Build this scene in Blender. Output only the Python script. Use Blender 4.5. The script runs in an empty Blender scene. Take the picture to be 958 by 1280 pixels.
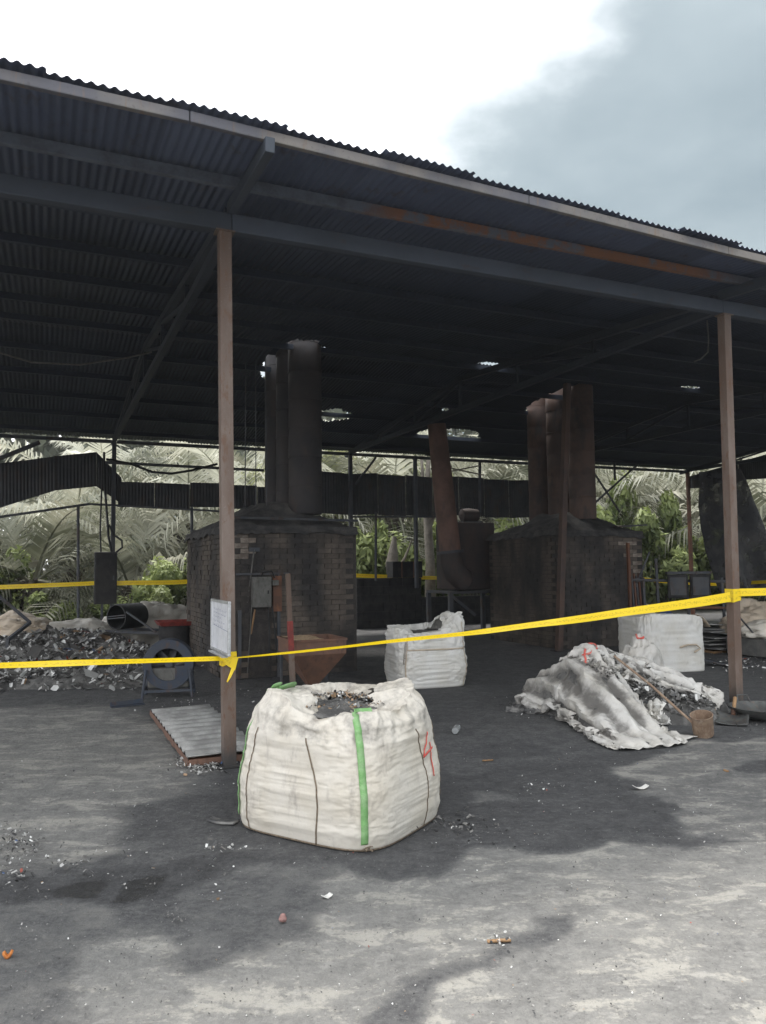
import bpy, bmesh, math, random
import numpy as np
from mathutils import Vector, Matrix, noise as mnoise

sc = bpy.context.scene
COL = sc.collection
R = math.radians
rnd = random.Random(7)

# ------------------------------------------------------------------ camera
PITCH, ROLL, CAM_H, FPX, PCX, PCY = R(4.0), R(0.6), 1.6, 961.0, 479.0, 640.0
_fw = np.array([0, math.cos(PITCH), math.sin(PITCH)])
_up0 = np.array([0, -math.sin(PITCH), math.cos(PITCH)])
_rt0 = np.array([1.0, 0, 0])
_rt = _rt0 * math.cos(ROLL) - _up0 * math.sin(ROLL)
_up = _up0 * math.cos(ROLL) + _rt0 * math.sin(ROLL)
CAM_O = np.array([0, 0, CAM_H])
cd = bpy.data.cameras.new('camera')
cam = bpy.data.objects.new('camera', cd); COL.objects.link(cam)
cd.sensor_fit = 'VERTICAL'; cd.sensor_height = 24.0; cd.sensor_width = 18.0
cd.lens = 24.0 * FPX / 1280.0
cd.clip_start = 0.05; cd.clip_end = 3000
cam.matrix_world = Matrix(((_rt[0], _up[0], -_fw[0], 0), (_rt[1], _up[1], -_fw[1], 0), (_rt[2], _up[2], -_fw[2], CAM_H), (0, 0, 0, 1)))
sc.camera = cam

# ------------------------------------------------------------------ world, sun, exposure
SUN_EL, SUN_AZ = R(66), R(-28)         # azimuth measured from +Y towards +X
w = bpy.data.worlds.new('World'); sc.world = w; w.use_nodes = True
nt = w.node_tree; nt.nodes.clear()
def wn(t, **k):
    n = nt.nodes.new(t)
    for a, b in k.items(): setattr(n, a, b)
    return n
def wmath(op, a, b=None, clamp=False):
    n = wn('ShaderNodeMath', operation=op, use_clamp=clamp)
    for i, v in enumerate((a, b)):
        if v is None: continue
        if isinstance(v, (int, float)): n.inputs[i].default_value = v
        else: nt.links.new(v, n.inputs[i])
    return n.outputs[0]
sky = wn('ShaderNodeTexSky', sky_type='NISHITA'); sky.sun_disc = False
sky.sun_elevation = SUN_EL; sky.sun_rotation = SUN_AZ; sky.air_density = 1.3; sky.dust_density = 3.0
tc = wn('ShaderNodeTexCoord'); sep = wn('ShaderNodeSeparateXYZ'); nt.links.new(tc.outputs['Generated'], sep.inputs[0])
zc = wmath('ADD', wmath('MAXIMUM', sep.outputs[2], 0.0), 0.12)
px = wmath('DIVIDE', sep.outputs[0], zc); py = wmath('DIVIDE', sep.outputs[1], zc)
cmb = wn('ShaderNodeCombineXYZ'); nt.links.new(px, cmb.inputs[0]); nt.links.new(py, cmb.inputs[1])
n1 = wn('ShaderNodeTexNoise'); n1.inputs['Scale'].default_value = 2.1; n1.inputs['Detail'].default_value = 7; n1.inputs['Roughness'].default_value = 0.55
nt.links.new(cmb.outputs[0], n1.inputs['Vector'])
n2 = wn('ShaderNodeTexNoise'); n2.inputs['Scale'].default_value = 1.1; n2.inputs['Detail'].default_value = 6
nt.links.new(cmb.outputs[0], n2.inputs['Vector'])
bank = wmath('ADD', wmath('MULTIPLY', px, 0.853), wmath('MULTIPLY', py, 0.40))
bank = wmath('ADD', bank, wmath('MULTIPLY', wmath('SUBTRACT', n1.outputs[0], 0.5), 0.52))
mr = wn('ShaderNodeMapRange', interpolation_type='SMOOTHSTEP'); nt.links.new(bank, mr.inputs[0])
mr.inputs[1].default_value = 0.52; mr.inputs[2].default_value = 0.80
gray = wn('ShaderNodeMix', data_type='RGBA'); gray.inputs[6].default_value = (2.2, 2.75, 3.0, 1); gray.inputs[7].default_value = (4.0, 4.6, 4.8, 1)
mr2 = wn('ShaderNodeMapRange'); nt.links.new(n2.outputs[0], mr2.inputs[0]); mr2.inputs[1].default_value = 0.36; mr2.inputs[2].default_value = 0.64
nt.links.new(mr2.outputs[0], gray.inputs[0])
cl = wn('ShaderNodeMix', data_type='RGBA'); cl.inputs[6].default_value = (15.2, 15.5, 15.9, 1)
nt.links.new(mr.outputs[0], cl.inputs[0]); nt.links.new(gray.outputs[2], cl.inputs[7])
fin = wn('ShaderNodeMix', data_type='RGBA'); fin.inputs[0].default_value = 0.9
nt.links.new(sky.outputs[0], fin.inputs[6]); nt.links.new(cl.outputs[2], fin.inputs[7])
bg = wn('ShaderNodeBackground'); bg.inputs['Strength'].default_value = 0.078
nt.links.new(fin.outputs[2], bg.inputs[0])
wo = wn('ShaderNodeOutputWorld'); nt.links.new(bg.outputs[0], wo.inputs[0])

sd = bpy.data.lights.new('sun', 'SUN'); sd.energy = 2.5; sd.angle = R(14); sd.color = (1.0, 0.955, 0.895)
sun = bpy.data.objects.new('sun', sd); COL.objects.link(sun); sun.location = (0, 0, 30)
sdir = Vector((math.sin(SUN_AZ) * math.cos(SUN_EL), math.cos(SUN_AZ) * math.cos(SUN_EL), math.sin(SUN_EL)))
sun.rotation_euler = sdir.to_track_quat('Z', 'Y').to_euler()
sc.view_settings.view_transform = 'Standard'; sc.view_settings.look = 'None'
sc.view_settings.gamma = 1.0; sc.view_settings.use_curve_mapping = False
sc.view_settings.exposure = 1.0
try:
    sc.cycles.use_denoising = True; sc.cycles.denoiser = 'OPENIMAGEDENOISE'
    sc.cycles.max_bounces = 7; sc.cycles.diffuse_bounces = 4; sc.cycles.transparent_max_bounces = 16
    sc.cycles.sample_clamp_indirect = 6.0
except Exception: pass

# ------------------------------------------------------------------ geometry helpers
def ray(x, y): return _fw + _rt * (x - PCX) / FPX - _up * (y - PCY) / FPX
def pz(x, y, z=0.0):
    d = ray(x, y); return Vector(CAM_O + d * (z - CAM_H) / d[2])
def py_(x, y, Y):
    d = ray(x, y); return Vector(CAM_O + d * Y / d[1])
ANG = R(23.877); P1 = Vector((-1.268, 6.348, 0)); BAY = 5.635
U = Vector((math.cos(ANG), math.sin(ANG), 0)); V = Vector((-math.sin(ANG), math.cos(ANG), 0))
def S(s, t, z=0.0): return P1 + U * s + V * t + Vector((0, 0, z))
def toS(p): q = Vector(p) - P1; return Vector((q.dot(U), q.dot(V), p[2]))
def pt(x, y, t):
    """point on the vertical plane parallel to the shed front at depth t, in shed coords (s, t, z)"""
    d = ray(x, y); n = np.array(V); P = np.array(S(0, t))
    return toS(Vector(CAM_O + d * np.dot(P - CAM_O, n) / np.dot(d, n)))

class MB:
    def __init__(s): s.v = []; s.f = []; s.uv = None
    def add(s, v, f):
        o = len(s.v); s.v.extend([tuple(q) for q in v]); s.f.extend([tuple(i + o for i in q) for q in f]); return s
    def box(s, c, d, rz=0.0, M=None):
        x, y, z = d[0] / 2, d[1] / 2, d[2] / 2
        vs = [Vector((a * x, b * y, e * z)) for e in (-1, 1) for a, b in ((-1, -1), (1, -1), (1, 1), (-1, 1))]
        m = M if M is not None else Matrix.Rotation(rz, 3, 'Z')
        return s.add([m @ q + Vector(c) for q in vs], [(3, 2, 1, 0), (4, 5, 6, 7), (0, 1, 5, 4), (1, 2, 6, 5), (2, 3, 7, 6), (3, 0, 4, 7)])
    def bar(s, a, b, w, h=None, up=(0, 0, 1)):
        a, b = Vector(a), Vector(b); h = h or w; d = (b - a).normalized(); u = Vector(up)
        if abs(d.dot(u)) > 0.98: u = Vector((0, 1, 0))
        x = d.cross(u).normalized(); z = x.cross(d)
        vs = [p + x * (i * w / 2) + z * (j * h / 2) for p in (a, b) for i, j in ((-1, -1), (1, -1), (1, 1), (-1, 1))]
        return s.add(vs, [(3, 2, 1, 0), (4, 5, 6, 7), (0, 1, 5, 4), (1, 2, 6, 5), (2, 3, 7, 6), (3, 0, 4, 7)])
    def tube(s, pts, r, n=8, cap=True):
        pts = [Vector(p) for p in pts]; k = len(pts)
        rs = r if isinstance(r, (list, tuple)) else [r] * k
        vs, fs = [], []; px = None
        for i, p in enumerate(pts):
            d = (pts[min(i + 1, k - 1)] - pts[max(i - 1, 0)]).normalized()
            if px is None:
                q = Vector((0, 0, 1)) if abs(d.z) < 0.9 else Vector((0, 1, 0)); px = d.cross(q).normalized()
            px = (px - d * px.dot(d)).normalized(); pyv = d.cross(px)
            for j in range(n):
                a = 2 * math.pi * j / n; vs.append(p + (px * math.cos(a) + pyv * math.sin(a)) * rs[i])
        for i in range(k - 1):
            for j in range(n):
                fs.append((i * n + j, i * n + (j + 1) % n, (i + 1) * n + (j + 1) % n, (i + 1) * n + j))
        if cap: fs.append(tuple(range(n))[::-1]); fs.append(tuple((k - 1) * n + j for j in range(n)))
        return s.add(vs, fs)
    def lathe(s, prof, n=24, c=(0, 0, 0), M=None, capb=False, capt=False):
        vs, fs = [], []; k = len(prof)
        for r, z in prof:
            for j in range(n):
                a = 2 * math.pi * j / n; q = Vector((r * math.cos(a), r * math.sin(a), z))
                vs.append((M @ q if M is not None else q) + Vector(c))
        for i in range(k - 1):
            for j in range(n): fs.append((i * n + j, i * n + (j + 1) % n, (i + 1) * n + (j + 1) % n, (i + 1) * n + j))
        if capb: fs.append(tuple(range(n))[::-1])
        if capt: fs.append(tuple((k - 1) * n + j for j in range(n)))
        return s.add(vs, fs)
    def grid(s, P, closed_u=False):
        """P[i][j] rows of points"""
        n, m = len(P), len(P[0]); vs = [q for r in P for q in r]; fs = []
        for i in range(n - 1):
            for j in range(m if closed_u else m - 1):
                fs.append((i * m + j, i * m + (j + 1) % m, (i + 1) * m + (j + 1) % m, (i + 1) * m + j))
        return s.add(vs, fs)
    def mesh(s, name, smooth=None):
        me = bpy.data.meshes.new(name); me.from_pydata([tuple(q) for q in s.v], [], s.f)
        if smooth is not None:
            me.polygons.foreach_set('use_smooth', [True] * len(me.polygons))
            try: me.set_sharp_from_angle(angle=R(smooth))
            except Exception: pass
        me.update(); return me
    def build(s, name, mat, parent=None, smooth=None, bevel=0.0, solid=0.0):
        o = bpy.data.objects.new(name, s.mesh(name, smooth)); COL.objects.link(o)
        o.data.materials.append(mat)
        if parent is not None: o.parent = parent
        if solid:
            m = o.modifiers.new('solid', 'SOLIDIFY'); m.thickness = solid; m.offset = 0
        if bevel:
            m = o.modifiers.new('bevel', 'BEVEL'); m.width = bevel; m.segments = 2; m.limit_method = 'ANGLE'
        return o

def tag(o, label, cat, group=None, kind=None):
    if label: o['label'] = label
    if cat: o['category'] = cat
    if group: o['group'] = group
    if kind: o['kind'] = kind
    return o
def thing(name, label, cat, loc=(0, 0, 0), rz=0.0, group=None):
    o = bpy.data.objects.new(name, None); COL.objects.link(o); o.empty_display_size = 0.1
    o.location = loc; o.rotation_euler = (0, 0, rz); return tag(o, label, cat, group)
def inst(me, name, parent, loc, rot=(0, 0, 0), scale=(1, 1, 1), mat=None):
    o = bpy.data.objects.new(name, me); COL.objects.link(o); o.parent = parent
    o.location = loc; o.rotation_euler = rot; o.scale = scale
    return o
def shed_thing(name, label, cat, s=0, t=0, z=0, rz=0, group=None):
    return thing(name, label, cat, S(s, t, z), ANG + rz, group)
def ns(x, y=0.0, z=0.0): return mnoise.noise(Vector((x, y, z)))
def fbm(x, y, z=0.0, o=4):
    a, v, f = 1.0, 0.0, 1.0
    for _ in range(o): v += a * mnoise.noise(Vector((x * f, y * f, z * f))); a *= 0.5; f *= 2.03
    return v

# ------------------------------------------------------------------ materials
class NT:
    def __init__(s, name):
        s.m = bpy.data.materials.new(name); s.m.use_nodes = True; s.t = s.m.node_tree
        s.b = s.t.nodes['Principled BSDF']; s.tc = s.n('ShaderNodeTexCoord')
    def n(s, t, **k):
        q = s.t.nodes.new(t)
        for a, b in k.items(): setattr(q, a, b)
        return q
    def l(s, a, b): s.t.links.new(a, b)
    def noise(s, sc_, det=4, rough=0.55, vec=None, scale3=None, dist=0.0, coord='Object'):
        v = vec or s.tc.outputs[coord]
        if scale3:
            mp = s.n('ShaderNodeMapping'); mp.inputs['Scale'].default_value = scale3; s.l(v, mp.inputs[0]); v = mp.outputs[0]
        q = s.n('ShaderNodeTexNoise'); q.inputs['Scale'].default_value = sc_; q.inputs['Detail'].default_value = det
        q.inputs['Roughness'].default_value = rough; q.inputs['Distortion'].default_value = dist; s.l(v, q.inputs['Vector']); return q.outputs[0]
    def rng(s, v, a, b, c=0.0, d=1.0, smooth=True):
        q = s.n('ShaderNodeMapRange'); q.interpolation_type = 'SMOOTHSTEP' if smooth else 'LINEAR'
        s.l(v, q.inputs[0])
        for i, x in enumerate((a, b, c, d)): q.inputs[i + 1].default_value = x
        return q.outputs[0]
    def math(s, op, a, b=None, clamp=False):
        q = s.n('ShaderNodeMath', operation=op, use_clamp=clamp)
        for i, v in enumerate((a, b)):
            if v is None: continue
            if isinstance(v, (int, float)): q.inputs[i].default_value = v
            else: s.l(v, q.inputs[i])
        return q.outputs[0]
    def mix(s, f, a, b):
        q = s.n('ShaderNodeMix', data_type='RGBA')
        for i, v in ((0, f), (6, a), (7, b)):
            if isinstance(v, (int, float)): q.inputs[i].default_value = v
            elif isinstance(v, tuple): q.inputs[i].default_value = (*v, 1.0)
            else: s.l(v, q.inputs[i])
        return q.outputs[2]
    def bump(s, h, st, dist=0.02, normal=None):
        q = s.n('ShaderNodeBump'); q.inputs['Strength'].default_value = st; q.inputs['Distance'].default_value = dist
        s.l(h, q.inputs['Height'])
        if normal: s.l(normal, q.inputs['Normal'])
        return q.outputs[0]
    def out(s, col, rough=0.8, metal=0.0, normal=None, spec=None):
        for k, v in (('Base Color', col), ('Roughness', rough), ('Metallic', metal)):
            if isinstance(v, tuple): s.b.inputs[k].default_value = (*v, 1.0)
            elif isinstance(v, (int, float)): s.b.inputs[k].default_value = v
            else: s.l(v, s.b.inputs[k])
        if normal: s.l(normal, s.b.inputs['Normal'])
        if spec is not None: s.b.inputs['Specular IOR Level'].default_value = spec
        return s.m

def two_tone(name, a, b, sc_=6, rough=0.8, bump=0.25, metal=0.0, lo=0.4, hi=0.62, scale3=None, rndv=0.0, fine=60, spec=None):
    q = NT(name); f = q.rng(q.noise(sc_, 6, 0.6, scale3=scale3), lo, hi)
    col = q.mix(f, a, b)
    g = q.noise(fine, 3, 0.6)
    col2 = q.mix(q.rng(g, 0.35, 0.75, 0, 0.45), col, tuple(x * 0.55 for x in a))
    if rndv:
        oi = q.n('ShaderNodeObjectInfo'); hs = q.n('ShaderNodeHueSaturation'); q.l(col2, hs.inputs['Color'])
        q.l(q.rng(oi.outputs['Random'], 0, 1, 1 - rndv, 1 + rndv, False), hs.inputs['Value']); col2 = hs.outputs[0]
    return q.out(col2, rough, metal, q.bump(q.noise(fine * 0.6, 4, 0.6), bump, 0.01), spec)

def make_rust(name, a, b, c, sc_=5, rough=0.75):
    q = NT(name); n_a = q.noise(sc_, 7, 0.65); n_b = q.noise(sc_ * 3.1, 5, 0.6, scale3=(1, 1, 0.35))
    col = q.mix(q.rng(n_a, 0.38, 0.6), a, b); col = q.mix(q.rng(n_b, 0.52, 0.72, 0, 0.85), col, c)
    return q.out(col, rough, 0.1, q.bump(q.noise(70, 4, 0.6), 0.25, 0.006))

M = {}
def post_mat():
    q = NT('post_paint'); g = q.n('ShaderNodeNewGeometry'); pos = g.outputs['Position']; sp = q.n('ShaderNodeSeparateXYZ'); q.l(pos, sp.inputs[0])
    a = q.noise(2.2, 6, .65, vec=pos, scale3=(1, 1, .4)); b = q.noise(16, 6, .7, vec=pos, scale3=(1, 1, .35)); c = q.noise(60, 4, .65, vec=pos)
    col = q.mix(q.rng(a, .36, .64), (0.135, 0.09, 0.068), (0.20, 0.155, 0.13)); col = q.mix(q.rng(b, .54, .64, 0, .8), col, (0.14, 0.075, 0.045)); col = q.mix(q.rng(c, .62, .72, 0, .6), col, (0.28, 0.24, 0.21))
    z = q.math('ADD', sp.outputs[2], q.math('MULTIPLY', q.math('SUBTRACT', b, .5), .35)); col = q.mix(q.rng(z, .02, .30, .92, 0), col, (0.045, 0.043, 0.042))
    return q.out(col, .62, .05, q.bump(b, .25, .006))
M['post'] = post_mat()
M['steel_dark'] = make_rust('sooty_steel', (0.055, 0.062, 0.074), (0.085, 0.086, 0.092), (0.075, 0.045, 0.03), 2.2)
M['steel_beam'] = make_rust('grey_beam_steel', (0.17, 0.195, 0.225), (0.13, 0.145, 0.165), (0.14, 0.12, 0.11), 1.6)
M['rusty'] = make_rust('rusty_steel', (0.17, 0.075, 0.045), (0.11, 0.06, 0.042), (0.22, 0.095, 0.045), 4)
def strip_mat():
    q = NT('rust_purlin_steel'); a = q.noise(.45, 4, .6); b = q.noise(5, 6, .7)
    col = q.mix(q.rng(b, .4, .65), (0.13, 0.15, 0.185), (0.09, 0.10, 0.12)); sp = q.n('ShaderNodeSeparateXYZ'); q.l(q.tc.outputs['Object'], sp.inputs[0]); xm = q.math('ADD', sp.outputs[0], q.math('MULTIPLY', a, 1.5)); f = q.math('MULTIPLY', q.math('MULTIPLY', q.rng(xm, 1.6, 2.4), q.rng(xm, 5.6, 6.4, 1, 0)), q.rng(b, .36, .56)); col = q.mix(f, col, (0.25, 0.115, 0.06))
    return q.out(col, .8, 0, q.bump(b, .3, .006))
M['rust_purlin'] = strip_mat()
def fascia_mat():
    q = NT('eave_steel'); a = q.noise(1.1, 5, .6); b = q.noise(9, 4, .6, scale3=(2.5, 1, .25)); c = q.noise(30, 4, .6)
    col = q.mix(q.rng(a, .38, .62), (0.13, 0.13, 0.15), (0.24, 0.22, 0.20)); col = q.mix(q.rng(b, .56, .72, 0, .7), col, (0.22, 0.15, 0.105)); col = q.mix(q.rng(c, .55, .75, 0, .6), col, (0.10, 0.09, 0.088))
    return q.out(col, .7, .1, q.bump(c, .2, .005))
M['fascia'] = fascia_mat()
M['chimney_black'] = make_rust('sooty_flue', (0.05, 0.043, 0.042), (0.036, 0.034, 0.036), (0.062, 0.046, 0.04), 1.5)
M['chimney'] = make_rust('chimney_rust', (0.115, 0.072, 0.056), (0.078, 0.055, 0.048), (0.045, 0.04, 0.04), 1.6)
M['ext'] = make_rust('sooty_extractor_steel', (0.070, 0.052, 0.047), (0.05, 0.042, 0.042), (0.04, 0.038, 0.04), 2)
M['flue'] = make_rust('faded_flue_rust', (0.20, 0.115, 0.09), (0.12, 0.075, 0.06), (0.085, 0.06, 0.055), 1.2)
M['soot'] = two_tone('soot_black', (0.022, 0.022, 0.024), (0.045, 0.043, 0.042), 4, 0.95, 0.5)
M['ash_cap'] = two_tone('ash_covered_cement', (0.045, 0.044, 0.045), (0.085, 0.08, 0.076), 5, 0.95, 0.7)
def brick_mat():
    q = NT('sooty_brick'); g = q.n('ShaderNodeNewGeometry'); pos = g.outputs['Position']; oi = q.n('ShaderNodeObjectInfo')
    big = q.noise(1.5, 5, .6, vec=pos, scale3=(1, 1, .45)); fine = q.noise(28, 5, .65, vec=pos)
    col = q.mix(q.rng(big, .36, .66), (0.034, 0.032, 0.032), (0.125, 0.102, 0.083)); col = q.mix(q.rng(fine, .45, .75, 0, .5), col, (0.05, 0.045, 0.042))
    hs = q.n('ShaderNodeHueSaturation'); q.l(col, hs.inputs['Color']); q.l(q.rng(oi.outputs['Random'], 0, 1, .82, 1.2, False), hs.inputs['Value'])
    return q.out(hs.outputs[0], .95, 0, q.bump(fine, .5, .012))
M['brick'] = brick_mat()
M['brick_pale'] = two_tone('pale_burnt_brick', (0.26, 0.225, 0.19), (0.15, 0.12, 0.10), 12, 0.95, 0.6, rndv=0.3)
M['mortar'] = two_tone('dark_mortar', (0.042, 0.038, 0.036), (0.06, 0.052, 0.047), 8, 0.95, 0.6)
M['blue_steel'] = make_rust('slate_blue_paint', (0.045, 0.058, 0.085), (0.06, 0.066, 0.08), (0.09, 0.06, 0.05), 6)
M['hopper'] = make_rust('hopper_rust', (0.20, 0.105, 0.07), (0.15, 0.085, 0.062), (0.10, 0.06, 0.045), 7)
M['pellet'] = two_tone('tan_pellets', (0.48, 0.35, 0.22), (0.34, 0.24, 0.15), 40, 0.9, 0.8)
M['box_grey'] = make_rust('grey_box_paint', (0.11, 0.11, 0.10), (0.15, 0.145, 0.135), (0.07, 0.06, 0.05), 8)
M['wood'] = two_tone('weathered_wood', (0.36, 0.22, 0.11), (0.24, 0.14, 0.075), 8, 0.8, 0.3, scale3=(1, 1, 0.2))
M['black'] = two_tone('black_plastic', (0.012, 0.012, 0.013), (0.02, 0.02, 0.022), 8, 0.6, 0.2)
M['iron_pan'] = make_rust('iron_pan_metal', (0.10, 0.105, 0.10), (0.065, 0.065, 0.065), (0.13, 0.10, 0.08), 9, 0.5)
M['cup'] = make_rust('dusty_rust_cup', (0.33, 0.24, 0.17), (0.24, 0.16, 0.11), (0.40, 0.33, 0.26), 14)
M['orange'] = two_tone('orange_scrap', (0.62, 0.22, 0.05), (0.42, 0.14, 0.04), 9, 0.7)
M['pinkstone'] = two_tone('pink_brown_stone', (0.35, 0.2, 0.18), (0.2, 0.11, 0.10), 20, 0.9, 0.6)
M['board_frame'] = two_tone('aluminium_frame', (0.62, 0.63, 0.64), (0.5, 0.51, 0.52), 10, 0.35, 0.05, 0.6)
M['board_white'] = two_tone('whiteboard_face', (0.74, 0.75, 0.79), (0.66, 0.67, 0.71), 4, 0.35, 0.03, fine=9)
M['ink'] = two_tone('faded_blue_ink', (0.22, 0.25, 0.38), (0.35, 0.37, 0.48), 30, 0.8)
M['red_paint'] = two_tone('red_spray_paint', (0.70, 0.10, 0.08), (0.66, 0.24, 0.20), 30, 0.7, 0.1)
M['green_strap'] = two_tone('green_webbing', (0.20, 0.42, 0.15), (0.29, 0.48, 0.23), 22, 0.75, 0.4, fine=240)
M['seam'] = two_tone('brown_stitching', (0.22, 0.17, 0.12), (0.14, 0.11, 0.08), 60, 0.9)
M['red_tray'] = two_tone('red_tray_paint', (0.30, 0.05, 0.04), (0.18, 0.04, 0.035), 10, 0.7)
M['blue_tarp'] = two_tone('blue_tarp', (0.05, 0.11, 0.33), (0.09, 0.17, 0.42), 9, 0.6)
M['sheet_pile'] = two_tone('grey_sheet_metal', (0.26, 0.26, 0.26), (0.40, 0.40, 0.38), 7, 0.6, 0.2, 0.3)
M['concrete'] = two_tone('dusty_concrete', (0.15, 0.15, 0.145), (0.22, 0.215, 0.2), 5, 0.9, 0.4)

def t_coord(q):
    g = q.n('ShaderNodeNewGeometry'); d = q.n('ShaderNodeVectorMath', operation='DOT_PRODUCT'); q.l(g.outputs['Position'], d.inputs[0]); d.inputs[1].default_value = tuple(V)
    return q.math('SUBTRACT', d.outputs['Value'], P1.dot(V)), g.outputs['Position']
def darker_inward(name, a, b, c, soot, metal=.15, rough=.65):  # steel whose colour gets darker with depth behind the eave
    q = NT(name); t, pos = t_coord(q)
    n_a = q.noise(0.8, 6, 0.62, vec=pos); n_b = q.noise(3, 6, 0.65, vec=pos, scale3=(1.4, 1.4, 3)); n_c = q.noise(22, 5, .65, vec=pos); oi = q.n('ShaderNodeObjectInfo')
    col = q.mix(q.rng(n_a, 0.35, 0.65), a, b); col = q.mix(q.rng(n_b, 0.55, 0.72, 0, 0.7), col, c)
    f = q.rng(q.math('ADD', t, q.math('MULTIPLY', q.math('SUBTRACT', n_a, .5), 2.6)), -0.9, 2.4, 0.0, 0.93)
    col = q.mix(f, col, q.mix(q.rng(n_c, .4, .7), soot, tuple(x * 1.5 for x in soot)))  # the soot argument is only the deep tone mixed in further back
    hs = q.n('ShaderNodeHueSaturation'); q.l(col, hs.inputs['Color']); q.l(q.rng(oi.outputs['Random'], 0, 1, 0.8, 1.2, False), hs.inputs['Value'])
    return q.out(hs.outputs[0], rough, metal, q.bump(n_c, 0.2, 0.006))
M['purlin'] = darker_inward('purlin_steel', (0.085, 0.102, 0.145), (0.065, 0.078, 0.105), (0.09, 0.07, 0.065), (0.015, 0.020, 0.031))
M['steel_beam'] = darker_inward('grey_beam_steel', (0.085, 0.10, 0.13), (0.065, 0.078, 0.098), (0.09, 0.072, 0.065), (0.045, 0.054, 0.07))
M['truss'] = darker_inward('truss_steel', (0.055, 0.064, 0.085), (0.046, 0.052, 0.067), (0.065, 0.048, 0.042), (0.02, 0.0245, 0.034))
def roof_mat(): return darker_inward('corrugated_iron', (0.085, 0.105, 0.165), (0.12, 0.145, 0.215), (0.085, 0.08, 0.09), (0.014, 0.0195, 0.031))
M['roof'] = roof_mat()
M['wall_sheet'] = make_rust('sooty_wall_sheet', (0.035, 0.037, 0.042), (0.055, 0.055, 0.058), (0.06, 0.042, 0.034), 2.0)

def bag_mat(name, dirt, base=(0.70, 0.66, 0.60), gl=0.55):
    q = NT(name)
    wv = q.n('ShaderNodeTexWave', wave_type='BANDS', bands_direction='Z'); wv.inputs['Scale'].default_value = 95; wv.inputs['Distortion'].default_value = 0.6
    q.l(q.tc.outputs['Object'], wv.inputs['Vector'])
    n_a = q.noise(3.2, 7, 0.62); n_b = q.noise(11, 6, 0.65, scale3=(1, 1, 0.45)); n_c = q.noise(34, 5, 0.65)
    col = q.mix(q.rng(n_a, 0.35, 0.7, 0, 0.75), base, tuple(base[i] * k for i, k in enumerate((0.83, 0.80, 0.74))))
    col = q.mix(q.rng(n_b, 0.56 - 0.10 * dirt, 0.80, 0, 0.55 + 0.4 * dirt), col, (0.30, 0.265, 0.23))
    col = q.mix(q.rng(n_c, 0.62 - 0.06 * dirt, 0.78, 0, 0.5), col, (0.26, 0.245, 0.225))
    at = q.n('ShaderNodeAttribute', attribute_name='ash')
    asum = q.math('ADD', at.outputs['Fac'], q.math('MULTIPLY', q.math('SUBTRACT', q.noise(16, 7, 0.7), 0.5), 0.9))
    col = q.mix(q.rng(asum, 0.22, 0.85, 0, 0.90), col, (0.115, 0.108, 0.10))
    h = q.math('ADD', q.math('MULTIPLY', wv.outputs[0], 0.06), q.noise(26, 5, 0.6))
    return q.out(col, gl, 0.0, q.bump(h, 0.28, 0.012), 0.45)
M['bag'] = bag_mat('white_woven_bag', 0.45, (0.66, 0.62, 0.55))
M['bag_clean'] = bag_mat('clean_woven_bag', 0.05, (0.72, 0.71, 0.68))
M['bag_dirty'] = bag_mat('ashy_woven_bag', 0.6, (0.62, 0.605, 0.575), 0.42)
M['sack_tan'] = bag_mat('tan_sack_cloth', 0.5, (0.55, 0.46, 0.36))
M['sack_grey'] = bag_mat('grey_sack_cloth', 0.9, (0.42, 0.40, 0.36))

def plastic_dark():
    q = NT('torn_dark_plastic'); n_a = q.noise(9, 6, 0.7)
    return q.out(q.mix(q.rng(n_a, 0.4, 0.65), (0.05, 0.05, 0.052), (0.22, 0.215, 0.205)), 0.7, 0, q.bump(q.noise(20, 5, 0.6), 0.5, 0.02))
M['plastic_dark'] = plastic_dark()
def scrap_mat():
    q = NT('scrap_flakes'); at = q.n('ShaderNodeAttribute', attribute_name='tone')
    cr = q.n('ShaderNodeValToRGB'); e = cr.color_ramp; e.interpolation = 'CONSTANT'
    stops = [(0, (0.05, 0.05, 0.05)), (0.28, (0.11, 0.105, 0.10)), (0.50, (0.20, 0.195, 0.185)), (0.68, (0.42, 0.415, 0.40)), (0.82, (0.70, 0.70, 0.68)),
             (0.92, (0.30, 0.20, 0.12)), (0.95, (0.28, 0.07, 0.05)), (0.97, (0.08, 0.13, 0.25)), (0.985, (0.13, 0.20, 0.10))]
    e.elements[0].position = 0; e.elements[0].color = (*stops[0][1], 1); e.elements[1].position = stops[1][0]; e.elements[1].color = (*stops[1][1], 1)
    for p, c in stops[2:]:
        x = e.elements.new(p); x.color = (*c, 1)
    q.l(at.outputs['Fac'], cr.inputs[0])
    return q.out(cr.outputs[0], 0.45, 0.15, q.bump(q.noise(60, 3, 0.6), 0.3, 0.01))
M['scrap'] = scrap_mat()
M['ash'] = two_tone('grey_ash', (0.085, 0.083, 0.08), (0.20, 0.195, 0.185), 7, 0.95, 0.9, fine=90)

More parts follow.
